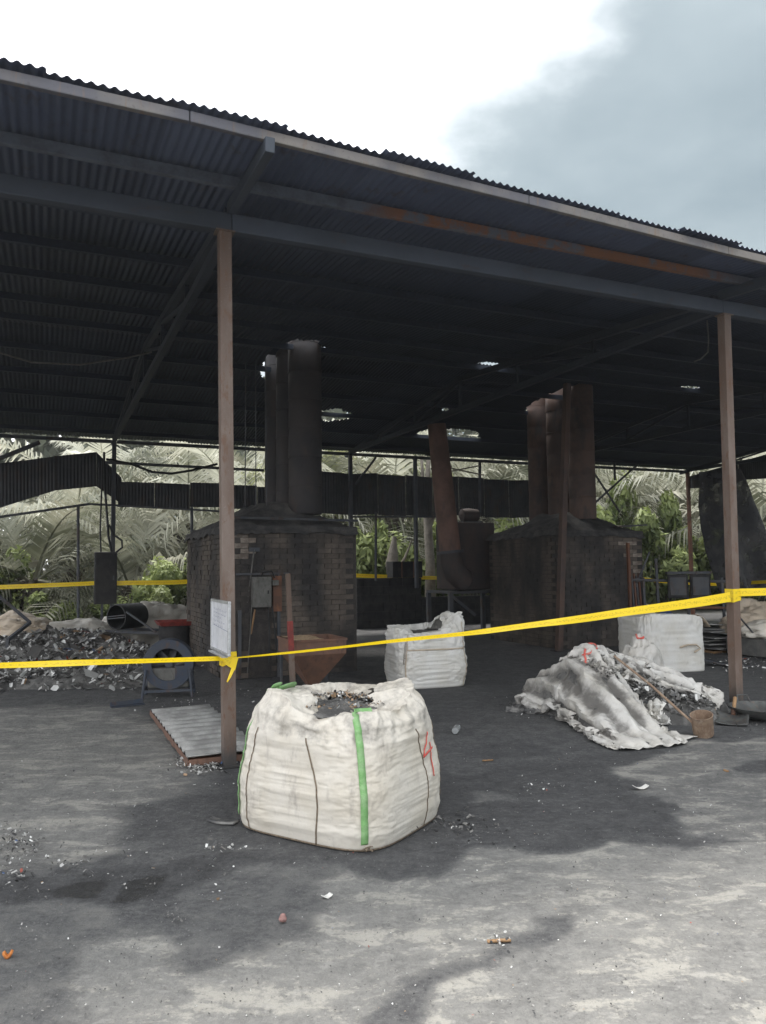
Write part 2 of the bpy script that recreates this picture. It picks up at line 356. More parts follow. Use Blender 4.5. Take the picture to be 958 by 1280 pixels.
def tape_mat():
    q = NT('yellow_tape')
    uv = q.n('ShaderNodeUVMap'); mp = q.n('ShaderNodeMapping'); mp.inputs['Scale'].default_value = (16, 1, 1); q.l(uv.outputs[0], mp.inputs[0])
    sp = q.n('ShaderNodeSeparateXYZ'); q.l(uv.outputs[0], sp.inputs[0])
    n_a = q.noise(2.4, 2, 0.7, vec=mp.outputs[0], scale3=(1, 3, 1))
    band = q.math('MULTIPLY', q.rng(sp.outputs[1], 0.28, 0.36), q.rng(sp.outputs[1], 0.64, 0.72, 1, 0))
    f = q.math('MULTIPLY', q.rng(n_a, 0.50, 0.56, 0, 0.55), band)
    col = q.mix(f, (0.93, 0.66, 0.012), (0.45, 0.30, 0.02))
    return q.out(col, 0.38, 0, q.bump(q.noise(6, 3, 0.5), 0.15, 0.01), 0.5)
M['tape'] = tape_mat()
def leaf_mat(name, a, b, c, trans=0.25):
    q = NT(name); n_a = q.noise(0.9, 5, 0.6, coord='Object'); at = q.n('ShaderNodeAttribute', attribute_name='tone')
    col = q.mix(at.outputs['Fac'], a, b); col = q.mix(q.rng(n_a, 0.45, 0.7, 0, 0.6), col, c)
    q.out(col, 0.6)
    tr = q.n('ShaderNodeBsdfTranslucent'); q.l(col, tr.inputs[0]); mx = q.n('ShaderNodeMixShader'); mx.inputs[0].default_value = trans
    q.l(q.b.outputs[0], mx.inputs[1]); q.l(tr.outputs[0], mx.inputs[2]); q.l(mx.outputs[0], q.t.nodes['Material Output'].inputs['Surface'])
    return q.m
M['frond'] = leaf_mat('dusty_palm_frond', (0.14, 0.15, 0.10), (0.64, 0.64, 0.54), (0.42, 0.40, 0.31), .35)
M['frond_green'] = leaf_mat('green_palm_frond', (0.09, 0.12, 0.05), (0.38, 0.40, 0.22), (0.30, 0.28, 0.19), .3)
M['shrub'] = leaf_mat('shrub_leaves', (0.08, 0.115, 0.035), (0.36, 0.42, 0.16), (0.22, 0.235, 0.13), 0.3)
M['wood_leaf'] = leaf_mat('distant_wood_leaves', (0.05, 0.065, 0.04), (0.20, 0.21, 0.15), (0.12, 0.12, 0.09), 0.25)
M['trunk'] = two_tone('palm_trunk_bark', (0.12, 0.105, 0.085), (0.06, 0.05, 0.042), 7, 0.95, 0.8)
M['bark_pale'] = two_tone('pale_bark', (0.30, 0.27, 0.23), (0.18, 0.16, 0.135), 5, 0.95, 0.6)
def net_mat():
    q = NT('shade_net'); q.out(q.mix(q.rng(q.noise(2.5, 6, 0.65), 0.4, 0.7), (0.03, 0.03, 0.033), (0.075, 0.072, 0.07)), 0.9)
    tr = q.n('ShaderNodeBsdfTransparent'); mx = q.n('ShaderNodeMixShader')
    q.l(q.rng(q.noise(3.0, 5, 0.6), 0.42, 0.75, 0.04, 0.4), mx.inputs[0])
    q.l(q.b.outputs[0], mx.inputs[1]); q.l(tr.outputs[0], mx.inputs[2]); q.l(mx.outputs[0], q.t.nodes['Material Output'].inputs['Surface'])
    return q.m
M['net'] = net_mat()

# ------------------------------------------------------------------ ground
def pip(px_, py2, poly):
    inside = np.zeros(px_.shape, bool); n = len(poly); d2 = np.full(px_.shape, 1e9)
    for i in range(n):
        x1, y1 = poly[i]; x2, y2 = poly[(i + 1) % n]
        c = ((y1 > py2) != (y2 > py2)) & (px_ < (x2 - x1) * (py2 - y1) / (y2 - y1 + 1e-12) + x1); inside ^= c
        dx, dy = x2 - x1, y2 - y1; t = np.clip(((px_ - x1) * dx + (py2 - y1) * dy) / (dx * dx + dy * dy + 1e-12), 0, 1)
        d2 = np.minimum(d2, (px_ - x1 - t * dx) ** 2 + (py2 - y1 - t * dy) ** 2)
    d = np.sqrt(d2); return np.where(inside, d, -d)
def build_ground():
    xs = np.concatenate([[-1500, -600, -200, -80, -40, -22, -14, -10], np.arange(-8, 10.01, 0.055), [12, 16, 24, 40, 80, 200, 600, 1500]])
    ys = np.concatenate([[-1500, -500, -150, -50, -20, -8, -3, 0.5], np.arange(1.8, 12.5, 0.05), np.arange(12.6, 22, 0.3), [24, 28, 34, 45, 70, 150, 400, 1500]])
    X, Y = np.meshgrid(xs, ys); val = np.full(X.shape, 0.62)
    wx = np.zeros(X.shape); wy = np.zeros(X.shape)
    for i in range(X.shape[0]):
        for j in range(X.shape[1]):
            x, y = X[i, j], Y[i, j]
            if abs(x) < 11 and 0 < y < 24:
                wx[i, j] = fbm(x * 2.3, y * 2.3, 1.3, 5) * 0.13; wy[i, j] = fbm(x * 2.3, y * 2.3, 7.7, 5) * 0.15
    Xw, Yw = X + wx, Y + wy
    t_ = (Xw - P1.x) * V.x + (Yw - P1.y) * V.y
    val = np.where(t_ > 0.5, 0.60, val)
    def P(pts): return [tuple(pz(x, y)[:2]) for x, y in pts]
    # traced stains: (pixels on the ground, level 0 = bare pale concrete .. 1 = black soot, edge softness in metres)
    polys = [
        ([(-300, 885), (150, 884), (200, 905), (262, 950), (215, 985), (90, 1005), (-300, 1015)], 0.20, 0.30),
        ([(-300, 1015), (120, 1000), (250, 985), (275, 1020), (180, 1055), (80, 1080), (-300, 1095)], 0.20, 0.20),
        ([(150, 1010), (260, 985), (300, 1000), (300, 1040), (230, 1050), (140, 1060)], 0.66, 0.12),
        ([(-300, 1110), (110, 1094), (300, 1066), (380, 1078), (275, 1097), (180, 1126), (90, 1138), (-300, 1150)], 0.80, 0.06),
        ([(68, 1112), (82, 1105), (118, 1106), (127, 1122), (112, 1134), (72, 1136)], 1.12, 0.012),
        ([(140, 1122), (148, 1104), (165, 1097), (177, 1101), (172, 1116), (155, 1129)], 1.15, 0.012),
        ([(-300, 1150), (120, 1130), (215, 1165), (195, 1172), (108, 1182), (95, 1250), (60, 1330), (-300, 1330)], 0.50, 0.05),
        ([(205, 1118), (300, 1085), (440, 1078), (470, 1092), (400, 1105), (385, 1150), (330, 1192), (225, 1205)], 0.54, 0.06),
        ([(60, 1400), (97, 1270), (110, 1182), (150, 1164), (198, 1172), (225, 1214), (330, 1200), (375, 1165), (395, 1122), (445, 1088), (500, 1090), (560, 1080),
          (612, 1060), (700, 1064), (800, 1054), (862, 1058), (1100, 1040), (1300, 1400)], 0.22, 0.05),
        ([(762, 968), (800, 950), (845, 930), (1100, 908), (1100, 1030), (958, 1048), (900, 1050), (850, 1040), (838, 1000)], 0.36, 0.02),
        ([(905, 958), (930, 948), (990, 946), (990, 962), (930, 968)], 0.70, 0.03),
        ([(548, 945), (640, 925), (700, 935), (830, 925), (845, 930), (762, 967), (835, 1000), (850, 1040), (780, 1052), (700, 1060), (612, 1058), (560, 1082), (500, 1092),
          (445, 1090), (300, 1050), (262, 1000), (285, 955), (330, 960)], 0.72, 0.07),
        ([(600, 995), (622, 990), (640, 997), (630, 1004), (606, 1003)], 0.45, 0.03),
        ([(420, 1340), (455, 1268), (500, 1232), (580, 1200), (640, 1180), (660, 1150), (720, 1140), (690, 1172), (620, 1205), (560, 1238), (520, 1300), (480, 1360)], 0.60, 0.03),
        ([(530, 938), (620, 950), (760, 933), (760, 940), (640, 958), (560, 968)], 0.60, 0.03),
        ([(300, 870), (480, 850), (640, 850), (640, 880), (560, 905), (330, 880)], 0.66, 0.2),
        ([(560, 905), (650, 885), (900, 900), (1000, 880), (1000, 910), (800, 925), (640, 925), (560, 935)], 0.62, 0.15),
    ]
    for pts, lv, sf in polys:
        dd = pip(Xw, Yw, P(pts)); k = np.clip(dd / (2 * sf) + 0.5, 0, 1); k = k * k * (3 - 2 * k); val = val * (1 - k) + lv * k
    earth = np.clip((t_ - 12.2) / 1.5, 0, 1)
    n, m = X.shape
    Zg = np.zeros(X.shape)
    for i in range(n):
        for j in range(m):
            if abs(X[i, j]) < 9 and 1.5 < Y[i, j] < 13: Zg[i, j] = 0.006 * fbm(X[i, j] * 2.6, Y[i, j] * 2.6, 11.0, 4) - 0.004
    vs = np.stack([X.ravel(), Y.ravel(), Zg.ravel()], 1)
    idx = np.arange(n * m).reshape(n, m)
    fs = np.stack([idx[:-1, :-1], idx[:-1, 1:], idx[1:, 1:], idx[1:, :-1]], -1).reshape(-1, 4)
    me = bpy.data.meshes.new('ground'); me.from_pydata(vs.tolist(), [], fs.tolist())
    for nm, a in (('soot', val), ('earth', earth)):
        at = me.attributes.new(nm, 'FLOAT', 'POINT'); at.data.foreach_set('value', a.ravel().astype(np.float32))
    me.update()
    q = NT('sooty_concrete')
    at = q.n('ShaderNodeAttribute', attribute_name='soot'); ea = q.n('ShaderNodeAttribute', attribute_name='earth')
    n1_ = q.noise(1.4, 7, 0.62); n2_ = q.noise(7, 7, 0.68); n3_ = q.noise(30, 8, 0.75); n4_ = q.noise(3.0, 8, 0.68, scale3=(0.75, 1.5, 1), dist=0.4)
    f = q.math('ADD', at.outputs['Fac'], q.math('MULTIPLY', q.math('SUBTRACT', n2_, 0.5), 0.75))
    f = q.math('ADD', f, q.math('MULTIPLY', q.math('SUBTRACT', n1_, 0.5), 0.30))
    f = q.math('ADD', f, q.math('MULTIPLY', q.math('SUBTRACT', n3_, 0.5), 0.95), True)
    cr = q.n('ShaderNodeValToRGB'); e = cr.color_ramp
    e.elements[0].position = 0.0; e.elements[0].color = (0.245, 0.24, 0.225, 1); e.elements[1].position = 1.0; e.elements[1].color = (0.030, 0.030, 0.031, 1)
    for p, c in ((0.20, (0.19, 0.188, 0.18)), (0.38, (0.136, 0.134, 0.130)), (0.52, (0.108, 0.108, 0.108)), (0.66, (0.075, 0.075, 0.077)), (0.84, (0.052, 0.052, 0.054))):
        x = e.elements.new(p); x.color = (*c, 1)
    q.l(f, cr.inputs[0])
    # pale worn streaks of bare concrete where the soot is thin
    wear = q.math('MULTIPLY', q.rng(q.math('ADD', n4_, q.math('MULTIPLY', n3_, 0.55)), 0.77, 0.90), q.rng(at.outputs['Fac'], 0.26, 0.60, 1, 0))
    col = q.mix(q.math('MULTIPLY', wear, 0.85), cr.outputs[0], (0.35, 0.338, 0.305))
    n5_ = q.noise(13, 6, 0.65, scale3=(0.8, 1.3, 1), dist=0.4)
    wear2 = q.math('MULTIPLY', q.rng(q.math('ADD', n5_, q.math('ADD', q.math('MULTIPLY', n1_, 0.35), q.math('MULTIPLY', n3_, 0.4))), 0.94, 1.04), q.rng(at.outputs['Fac'], 0.25, 0.62, 1, 0.12))
    col = q.mix(q.math('MULTIPLY', wear2, 0.5), col, (0.30, 0.295, 0.28))
    grit = q.rng(q.noise(150, 3, 0.6), 0.60, 0.74, 0, 0.4); col = q.mix(grit, col, (0.33, 0.325, 0.31))
    grit2 = q.rng(q.noise(110, 3, 0.6), 0.60, 0.75, 0, 0.5); col = q.mix(grit2, col, (0.03, 0.03, 0.03))
    vor = q.n('ShaderNodeTexVoronoi', feature='F1'); vor.inputs['Scale'].default_value = 34; q.l(q.tc.outputs['Object'], vor.inputs['Vector'])
    speck = q.math('MULTIPLY', q.rng(vor.outputs['Distance'], 0.10, 0.18, 1, 0), q.rng(q.noise(5, 4, 0.6), 0.58, 0.7))
    col = q.mix(q.math('MULTIPLY', speck, 0.55), col, (0.42, 0.42, 0.40))
    col = q.mix(ea.outputs['Fac'], col, q.mix(q.rng(n2_, 0.4, 0.6), (0.09, 0.075, 0.05), (0.07, 0.085, 0.035)))
    rough = q.rng(at.outputs['Fac'], 0.88, 0.98, 0.88, 0.45)
    hgt = q.math('ADD', q.math('MULTIPLY', n3_, 0.5), n2_)
    m = q.out(col, rough, 0, q.bump(hgt, 0.8, 0.03), 0.35)
    o = bpy.data.objects.new('ground', me); COL.objects.link(o); me.materials.append(m); o['kind'] = 'structure'
build_ground()

# ------------------------------------------------------------------ shed
def zr(t): return 4.80 + 0.07 * t if t <= 6 else 5.22 - 0.11 * (t - 6)
T0, T1, TREAR = -1.22, 12.05, 11.6
def Te(s): return T0 + 0.058 * min(max(s, 0.0), 6.4)   # the eave overhang narrows along the shed
shed = shed_thing('open_shed', 'long open-sided shed with dark corrugated iron roof on brown steel posts', 'shed')
def shed_frame():
    # front posts follow the photograph's slight lean
    for k in range(-1, 4):
        s = k * BAY
        m = MB()
        lean = {0: 0.055, 1: -0.06}.get(k, 0.0)
        a, b = Vector((s, 0, 0)), Vector((s - lean, 0, 4.43))
        w = 0.052
        vs = [p + Vector((i * w, j * w, 0)) for p in (a, b) for i, j in ((-1, -1), (1, -1), (1, 1), (-1, 1))]
        m.add(vs, [(3, 2, 1, 0), (4, 5, 6, 7), (0, 1, 5, 4), (1, 2, 6, 5), (2, 3, 7, 6), (3, 0, 4, 7)])
        m.build('post', M['post'], shed, bevel=0.006)
        MB().box((s, 0, 0.007), (0.19, 0.19, 0.014)).build('base_plate', M['soot'], shed)
        MB().box((s - lean, 0, 4.425), (0.16, 0.13, 0.012)).build('cap_plate', M['post'], shed)
        MB().box((s, TREAR, 2.2), (0.09, 0.09, 4.4)).build('post', M['steel_dark'] if k < 3 else M['rusty'], shed, bevel=0.005)
        if k in (0, 1):
            MB().bar((s, Te(s) - 0.02, zr(Te(s)) - 0.15), (s, 0.0, zr(0) - 0.16), 0.07, 0.11).build('rafter_end', M['steel_beam'], shed, bevel=0.006)
        # truss
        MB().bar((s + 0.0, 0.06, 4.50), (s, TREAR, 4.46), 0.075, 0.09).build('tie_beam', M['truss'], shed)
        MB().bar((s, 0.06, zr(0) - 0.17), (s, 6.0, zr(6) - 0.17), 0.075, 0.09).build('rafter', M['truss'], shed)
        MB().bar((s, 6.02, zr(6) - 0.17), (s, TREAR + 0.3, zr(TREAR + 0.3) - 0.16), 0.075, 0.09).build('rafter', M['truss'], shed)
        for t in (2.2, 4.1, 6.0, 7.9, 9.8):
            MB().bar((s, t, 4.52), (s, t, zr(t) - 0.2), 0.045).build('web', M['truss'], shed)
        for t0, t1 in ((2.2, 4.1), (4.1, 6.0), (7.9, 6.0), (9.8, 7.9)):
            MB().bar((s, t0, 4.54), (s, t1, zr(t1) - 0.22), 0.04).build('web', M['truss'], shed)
    for k in range(-1, 3):
        s0, s1 = k * BAY + 0.002, (k + 1) * BAY - 0.002
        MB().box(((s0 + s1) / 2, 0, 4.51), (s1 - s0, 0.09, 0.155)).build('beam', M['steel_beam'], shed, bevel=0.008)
        MB().box(((s0 + s1) / 2, TREAR, 4.415), (s1 - s0 - 0.1, 0.08, 0.07)).build('beam', M['steel_dark'], shed)
    SL, SR = -BAY - 0.5, 3 * BAY + 0.35
    for t in (-0.32, 0.75, 1.9, 3.05, 4.2, 5.3, 6.7, 7.8, 8.95, 10.1, 11.3):
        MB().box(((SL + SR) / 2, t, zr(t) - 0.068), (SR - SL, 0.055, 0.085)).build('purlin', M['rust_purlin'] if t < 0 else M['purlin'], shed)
    # eave channel, in lengths
    s = SL
    while s < SR - 0.1:
        e = min(s + rnd.uniform(2.4, 3.2), SR)
        MB().bar((s + .003, Te(s) + 0.012, zr(Te(s)) - 0.066), (e - .003, Te(e) + 0.012, zr(Te(e)) - 0.066), 0.045, 0.078 + rnd.uniform(-.004, .004)).build('eave_channel', M['fascia'], shed, bevel=0.006); s = e
    return SL, SR
SL, SR = shed_frame()

PITCH_W = 0.0715; NW = 11
CHIM1 = [(2.42, 5.40), (2.42, 6.12), (2.42, 6.84)]
CHIM2 = [(8.62, 6.30), (8.62, 7.02), (8.62, 7.72)]
_h1 = pt(417, 519, 10.3); _h2 = pt(568, 541, 10.8)
HOLES = [(2.37, 6.15, 0.345, 1.2, 0.12), (8.56, 7.0, 0.36, 1.1, 0.12)]
def on_roof(x, y):
    d = ray(x, y)
    for k in range(200):
        t = 6 + k * 0.03; p = pt(x, y, t)
        if p[2] >= zr(t): return p
    return p
for (x, y, rs, rt_) in ((417, 519, 0.40, 0.42), (562, 543, 0.85, 0.42), (617, 455, 0.30, 0.10), (403, 435, 0.09, 0.08), (861, 484, 0.26, 0.09), (556, 512, 0.08, 0.1), (595, 501, 0.05, 0.06)):
    p = None
    for k in range(400):
        t = 1.0 + k * 0.0275; q_ = pt(x, y, t)
        if q_[2] >= zr(t): p = q_; break
    if p is not None: HOLES.append((p[0], p[1], rs, rt_, 0.25))
def in_hole(s, t):
    for hs, ht, a, b, nz in HOLES:
        if abs(s - hs) < a * 1.6 and abs(t - ht) < b * 1.6:
            r = ((s - hs) / a) ** 2 + ((t - ht) / b) ** 2
            if r < 1 + nz * 2.2 * ns(s * 5, t * 5, 3.3): return True
    return False
def sheet_mesh(L, slope, holes=None, s0=0, t0=0, nlen=3, skew=0.0):
    NP = NW * 8; pts = []; W = NW * PITCH_W + 0.02
    if holes: nlen = int(L / 0.07)
    for i in range(nlen + 1):
        y = L * i / nlen
        pts.append([(W * j / NP, y + skew * (W * j / NP) * (1 - y / L), slope * (y + skew * (W * j / NP) * (1 - y / L)) + 0.0105 * math.cos(2 * math.pi * (W * j / NP) / PITCH_W)) for j in range(NP + 1)])
    m = MB(); m.grid(pts)
    if holes:
        keep = []
        for f in m.f:
            c = [sum(m.v[i][k] for i in f) / 4 for k in range(2)]
            if not in_hole(s0 + c[0], t0 + c[1]): keep.append(f)
        m.f = keep
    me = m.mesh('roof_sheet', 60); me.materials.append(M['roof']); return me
def build_roof():
    Wc = NW * PITCH_W
    base = {0: sheet_mesh(6.0 - T0 + 0.05, 0.07), 1: sheet_mesh(T1 - 6.0, -0.11)}
    s = SL - 0.05; k = 0
    while s < SR:
        ta = Te(s); sk = (Te(s + Wc) - ta) / Wc
        for side, t0, L in ((0, ta - 0.05, 6.0 - ta + 0.05), (1, 6.0, T1 - 6.0)):
            jit = rnd.uniform(-0.03, 0.03) if side == 0 else rnd.uniform(-0.1, 0.06)
            hit = any(s - 0.7 < h[0] < s + Wc + 0.7 and t0 - 1 < h[1] < t0 + L + 1 for h in HOLES)
            sl = 0.07 if side == 0 else -0.11
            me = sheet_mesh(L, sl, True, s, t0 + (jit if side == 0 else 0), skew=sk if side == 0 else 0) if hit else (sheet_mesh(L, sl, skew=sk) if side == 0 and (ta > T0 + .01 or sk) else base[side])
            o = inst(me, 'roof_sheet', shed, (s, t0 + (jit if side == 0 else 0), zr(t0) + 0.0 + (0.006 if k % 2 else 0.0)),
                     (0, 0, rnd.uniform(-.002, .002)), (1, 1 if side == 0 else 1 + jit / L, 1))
        s += Wc; k += 1
    m = MB(); prof = [(-0.22, -0.022), (-0.05, 0.012), (0, 0.03), (0.05, 0.012), (0.22, -0.03)]
    m.grid([[(sv, 6 + y, 5.235 + z) for y, z in prof] for sv in np.linspace(SL, SR, 24)])
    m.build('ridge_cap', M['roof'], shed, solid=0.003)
build_roof()

def corr_panel(name, quad, mat, parent, pitch=0.0715, amp=0.011, solid=0.0):
    """corrugated sheet between 4 corners (bl, br, tr, tl)"""
    bl, br, tr, tl = [Vector(q) for q in quad]; w = (br - bl).length; n = max(8, int(w / pitch) * 6)
    nrm = (br - bl).cross(tl - bl).normalized(); rows = []
    for i in (0, 0.5, 1):
        rows.append([(bl.lerp(tl, i)).lerp(br.lerp(tr, i), j / n) + nrm * amp * math.cos(2 * math.pi * w * j / n / pitch) for j in range(n + 1)])
    m = MB(); m.grid(rows); return m.build(name, mat, parent, smooth=60)
def rear_walls():
    s = 0.10
    while s < 11.2:
        w = 0.786; top = 3.55 if s < 4.3 else 3.95
        bot = 2.98 if s < 4.3 else 2.90
        j1, j2 = rnd.uniform(-.03, .03), rnd.uniform(-.03, .03)
        corr_panel('wall_sheet', ((s, TREAR + 0.08, bot + j1), (s + w, TREAR + 0.08, bot + j2), (s + w, TREAR + 0.085, top + j2), (s, TREAR + 0.085, top + j1)), M['wall_sheet'], shed)
        s += w + 0.004
    # sagging sheets to the left of the first rear post
    pts = [(152, 597, 630), (121, 565, 608), (70, 570, 613), (34, 575, 624), (-6, 580, 637), (-60, 588, 655), (-130, 600, 680)]
    for (xa, ta, ba), (xb, tb, bb) in zip(pts[:-1], pts[1:]):
        A, B, C, D = pt(xb, bb, TREAR + 0.1), pt(xa, ba, TREAR + 0.1), pt(xa, ta, TREAR + 0.1), pt(xb, tb, TREAR + 0.1)
        corr_panel('wall_sheet', (A, B, C, D), M['wall_sheet'], shed)
    # rails and slim uprights of the rear side
    def rail(x0, y0, x1, y1, t, r, mat='steel_dark', nm='rail'):
        MB().tube([pt(x0, y0, t), pt(x1, y1, t)], r, 6).build(nm, M[mat], shed)
    rail(-40, 652, 112, 630, 11.5, 0.03); rail(112, 630, 275, 639, 11.5, 0.025); rail(132, 578, 330, 588, 11.5, 0.035)
    rail(440, 646, 565, 646, 11.5, 0.025); rail(98, 632, 98, 800, 11.5, 0.03, nm='upright'); rail(240, 634, 240, 700, 11.5, 0.035, nm='upright')
    rail(470, 640, 470, 726, 11.5, 0.035, nm='upright'); rail(519, 570, 521, 735, 11.5, 0.06, nm='upright'); rail(527, 570, 529, 600, 12.6, 0.05, 'bark_pale', nm='upright')
    rail(600, 575, 600, 640, 11.5, 0.045, nm='upright'); rail(445, 605, 470, 572, 11.4, 0.03, nm='brace')
    rail(740, 632, 800, 578, 11.5, 0.03, nm='brace'); rail(742, 590, 775, 640, 11.5, 0.03, nm='brace'); rail(768, 578, 769, 600, 11.5, 0.035, nm='upright')
    rail(-30, 585, 50, 553, 11.4, 0.05, nm='brace')
    rail(560, 590, 600, 582, 11.4, 0.02, 'bark_pale'); rail(562, 585, 605, 594, 11.4, 0.02, 'bark_pale')
    # right-hand end: sheets hanging under the verge
    E = 3 * BAY + 0.25
    for k in range(8):
        t0, t1 = 11.9 - k * 1.0, 11.9 - (k + 1) * 1.0 + 0.006
        z0, z1 = zr(t0) - 0.28, zr(t1) - 0.28
        corr_panel('gable_sheet', ((E, t0, 3.95 + rnd.uniform(-.05, .05)), (E, t1, 3.9 + rnd.uniform(-.05, .05)), (E, t1, z1), (E, t0, z0)), M['wall_sheet'], shed)
rear_walls()

# ------------------------------------------------------------------ furnaces
BRW, BRH, BRD = 0.229, 0.069, 0.10
def brick_mesh(seed):
    r = random.Random(seed); m = MB()
    m.box((0, 0, 0), (BRW, BRD, BRH)); m.v = [tuple(c + r.uniform(-.004, .004) for c in v) for v in m.v]
    me = m.mesh('brick'); me.materials.append(M['brick']); return me
BRICKS = [brick_mesh(i) for i in range(5)]
BRICKS_PALE = []
for b in BRICKS[:3]:
    c = b.copy(); c.materials.clear(); c.materials.append(M['brick_pale']); BRICKS_PALE.append(c)
def furnace(label, s0, t0, W, D, H, chims, pale, seed, door):
    rr = random.Random(seed)
    f = shed_thing('brick_furnace', label, 'furnace', s0, t0, 0, group=None)
    MB().box((W / 2, D / 2, H / 2 - 0.02), (W - 0.006, D - 0.006, H - 0.04)).build('core', M['mortar'], f)
    # bricks: front face (y=0) then left face (x=0), right and rear faces
    places = []
    rows = int(H / 0.078)
    for r in range(rows):
        z = 0.04 + r * 0.078; off = 0 if r % 2 else BRW / 2 + 0.006
        n = int(W / (BRW + 0.005)) + 1
        for k in range(n + 1):
            x = off + (k - 0.5) * (BRW + 0.005)
            if x < BRW * 0.3 or x > W - BRW * 0.3: continue
            if door and door[0] < x < door[1] and z < door[2]: continue
            places.append(('f', x, z))
    for r in range(rows):
        z = 0.04 + r * 0.078; off = BRW / 2 + 0.006 if r % 2 else 0
        for k in range(int(D / (BRW + 0.005)) + 2):
            y = off + (k - 0.5) * (BRW + 0.005)
            if y < BRW * 0.72 or y > D - BRW * 0.3: continue
            places.append(('l', y, z))
    rest = MB(); cnt = 0
    for i, (side, a, z) in enumerate(places):
        jit = rr.uniform(-0.006, 0.004); rz = rr.uniform(-.012, .012)
        if rr.random() < 0.015: jit = 0.02
        if side == 'f': loc, ang = Vector((a, BRD / 2 - 0.012 + jit, z)), rz
        else: loc, ang = Vector((BRD / 2 - 0.012 + jit, a, z)), math.pi / 2 + rz
        if cnt < 296:
            pl = side == 'f' and any(x0 < a < x1 and z0 < z < z1 and rr.random() < pr for x0, x1, z0, z1, pr in pale)
            inst(rr.choice(BRICKS_PALE if pl else BRICKS), 'brick', f, loc, (rr.uniform(-.03, .03), 0, ang)); cnt += 1
        else:
            me = rr.choice(BRICKS); m3 = Matrix.Rotation(ang, 3, 'Z')
            rest.add([m3 @ v.co + loc for v in me.vertices], [tuple(p.vertices) for p in me.polygons])
    o = rest.build('brickwork', M['brick'], f); o['kind'] = 'stuff'
    # rough cement rim and ash mound on top
    def cap_z(x, y):
        e = min(x + 0.06, W + 0.06 - x, y + 0.06, D + 0.06 - y); k = min(max(e / 0.85, 0), 1)
        return H + 0.03 + 0.42 * k ** 1.35 + 0.05 * fbm(x * 3 + seed, y * 3, 0.7, 4) + (0.0 if e > 0.02 else -0.09 - 0.06 * abs(fbm(x * 5 + seed, y * 5, 2)))
    nx, ny = 44, 44; rows_ = []
    for i in range(ny + 1):
        y = -0.06 + (D + 0.12) * i / ny
        rows_.append([(-0.06 + (W + 0.12) * j / nx + 0.012 * ns(j, i, seed), y + 0.012 * ns(i, j, seed), cap_z(-0.06 + (W + 0.12) * j / nx, y)) for j in range(nx + 1)])
    m = MB(); m.grid(rows_); m.build('cement_cap', M['ash_cap'], f, smooth=50)
    MB().box((W / 2, D / 2, H - 0.02), (W + 0.05, D + 0.05, 0.12)).build('rim', M['ash_cap'], f, bevel=0.03)
    for (cs, ct) in chims:
        c = Vector((cs - s0, ct - t0, 0)); zb = cap_z(c.x, c.y) - 0.08; top = 6.1
        prof = []; z = zb; k = 0
        ch = MB(); rad = 0.265
        while z < top:
            prof += [(rad - 0.004, z), (rad + 0.004, z + 0.03), (rad, z + 0.45)]; z += 0.46
        ch.lathe(prof, 28, c, capt=True); cm = M['chimney_black'] if seed == 1 else M['chimney']; cho = ch.build('chimney', cm, f, smooth=40)
        z = zb + 0.46
        while z < 5.2:
            MB().lathe([(rad - 0.002, z - 0.012), (rad + 0.010, z - 0.010), (rad + 0.010, z + 0.010), (rad - 0.002, z + 0.012)], 28, c).build('seam_band', cm, cho, smooth=40); z += 0.46
    return f
F1S, F1T, F2S, F2T = 0.98, 4.75, 7.50, 5.62
f1 = furnace('sooty brick furnace with three flues, behind the rusty pellet hopper', F1S, F1T, 2.05, 3.1, 2.17, CHIM1, [(0.12, 0.45, 1.68, 2.1, 0.75), (0.1, 0.35, 1.42, 1.6, 0.4)], 1, (0.25, 0.75, 0.95))
f2 = furnace('sooty brick furnace with three flues, beside the tall dust extractor', F2S, F2T, 2.02, 2.5, 2.2, CHIM2, [(1.68, 2.0, 1.4, 2.0, 0.75), (1.5, 1.7, 1.7, 2.1, 0.5)], 2, None)
# furnace 1 fittings
MB().box((0.5, 0.10, 0.47), (0.52, 0.06, 0.94)).build('fire_door', M['soot'], f1, bevel=0.01)
MB().bar((0.22, -0.03, 0.0), (0.22, -0.03, 0.98), 0.045).build('door_frame', M['steel_dark'], f1)
MB().bar((0.80, -0.03, 0.0), (0.80, -0.03, 1.55), 0.045).build('door_frame', M['steel_dark'], f1)
MB().tube([(0.0, -0.06, 2.32), (2.05, -0.06, 2.30)], 0.02, 6).build('steam_pipe', M['steel_dark'], f1)
MB().bar((0.16, -0.05, 1.50), (0.95, -0.05, 1.50), 0.03).build('bracket', M['steel_dark'], f1)
m = MB(); m.box((0, 0, 0), (1, 1, 1))
for k in range(3): MB().bar((0.3 + k * 0.16, -0.02, 2.5), (0.3 + k * 0.15, -0.04, 4.7), 0.012).build('stay_wire', M['steel_dark'], f1)
# furnace 2: rear-right lean plate, stacked rods
MB().box((1.75, 0.3, 2.34), (0.75, 0.7, 0.03), M=Matrix.Rotation(R(-3), 3, 'Y')).build('cover_plate', M['steel_dark'], f2)
MB().bar((1.62, -0.06, 0.0), (1.62, -0.04, 2.0), 0.05).build('side_frame', M['rusty'], f2)
for k in range(5):
    MB().bar((1.70 + k * 0.065, -0.10, 0.0), (1.69 + k * 0.06, -0.03, 1.35 + 0.05 * (k % 2)), 0.03).build('grate_bar', M['rusty'] if k % 2 else M['steel_dark'], f2)

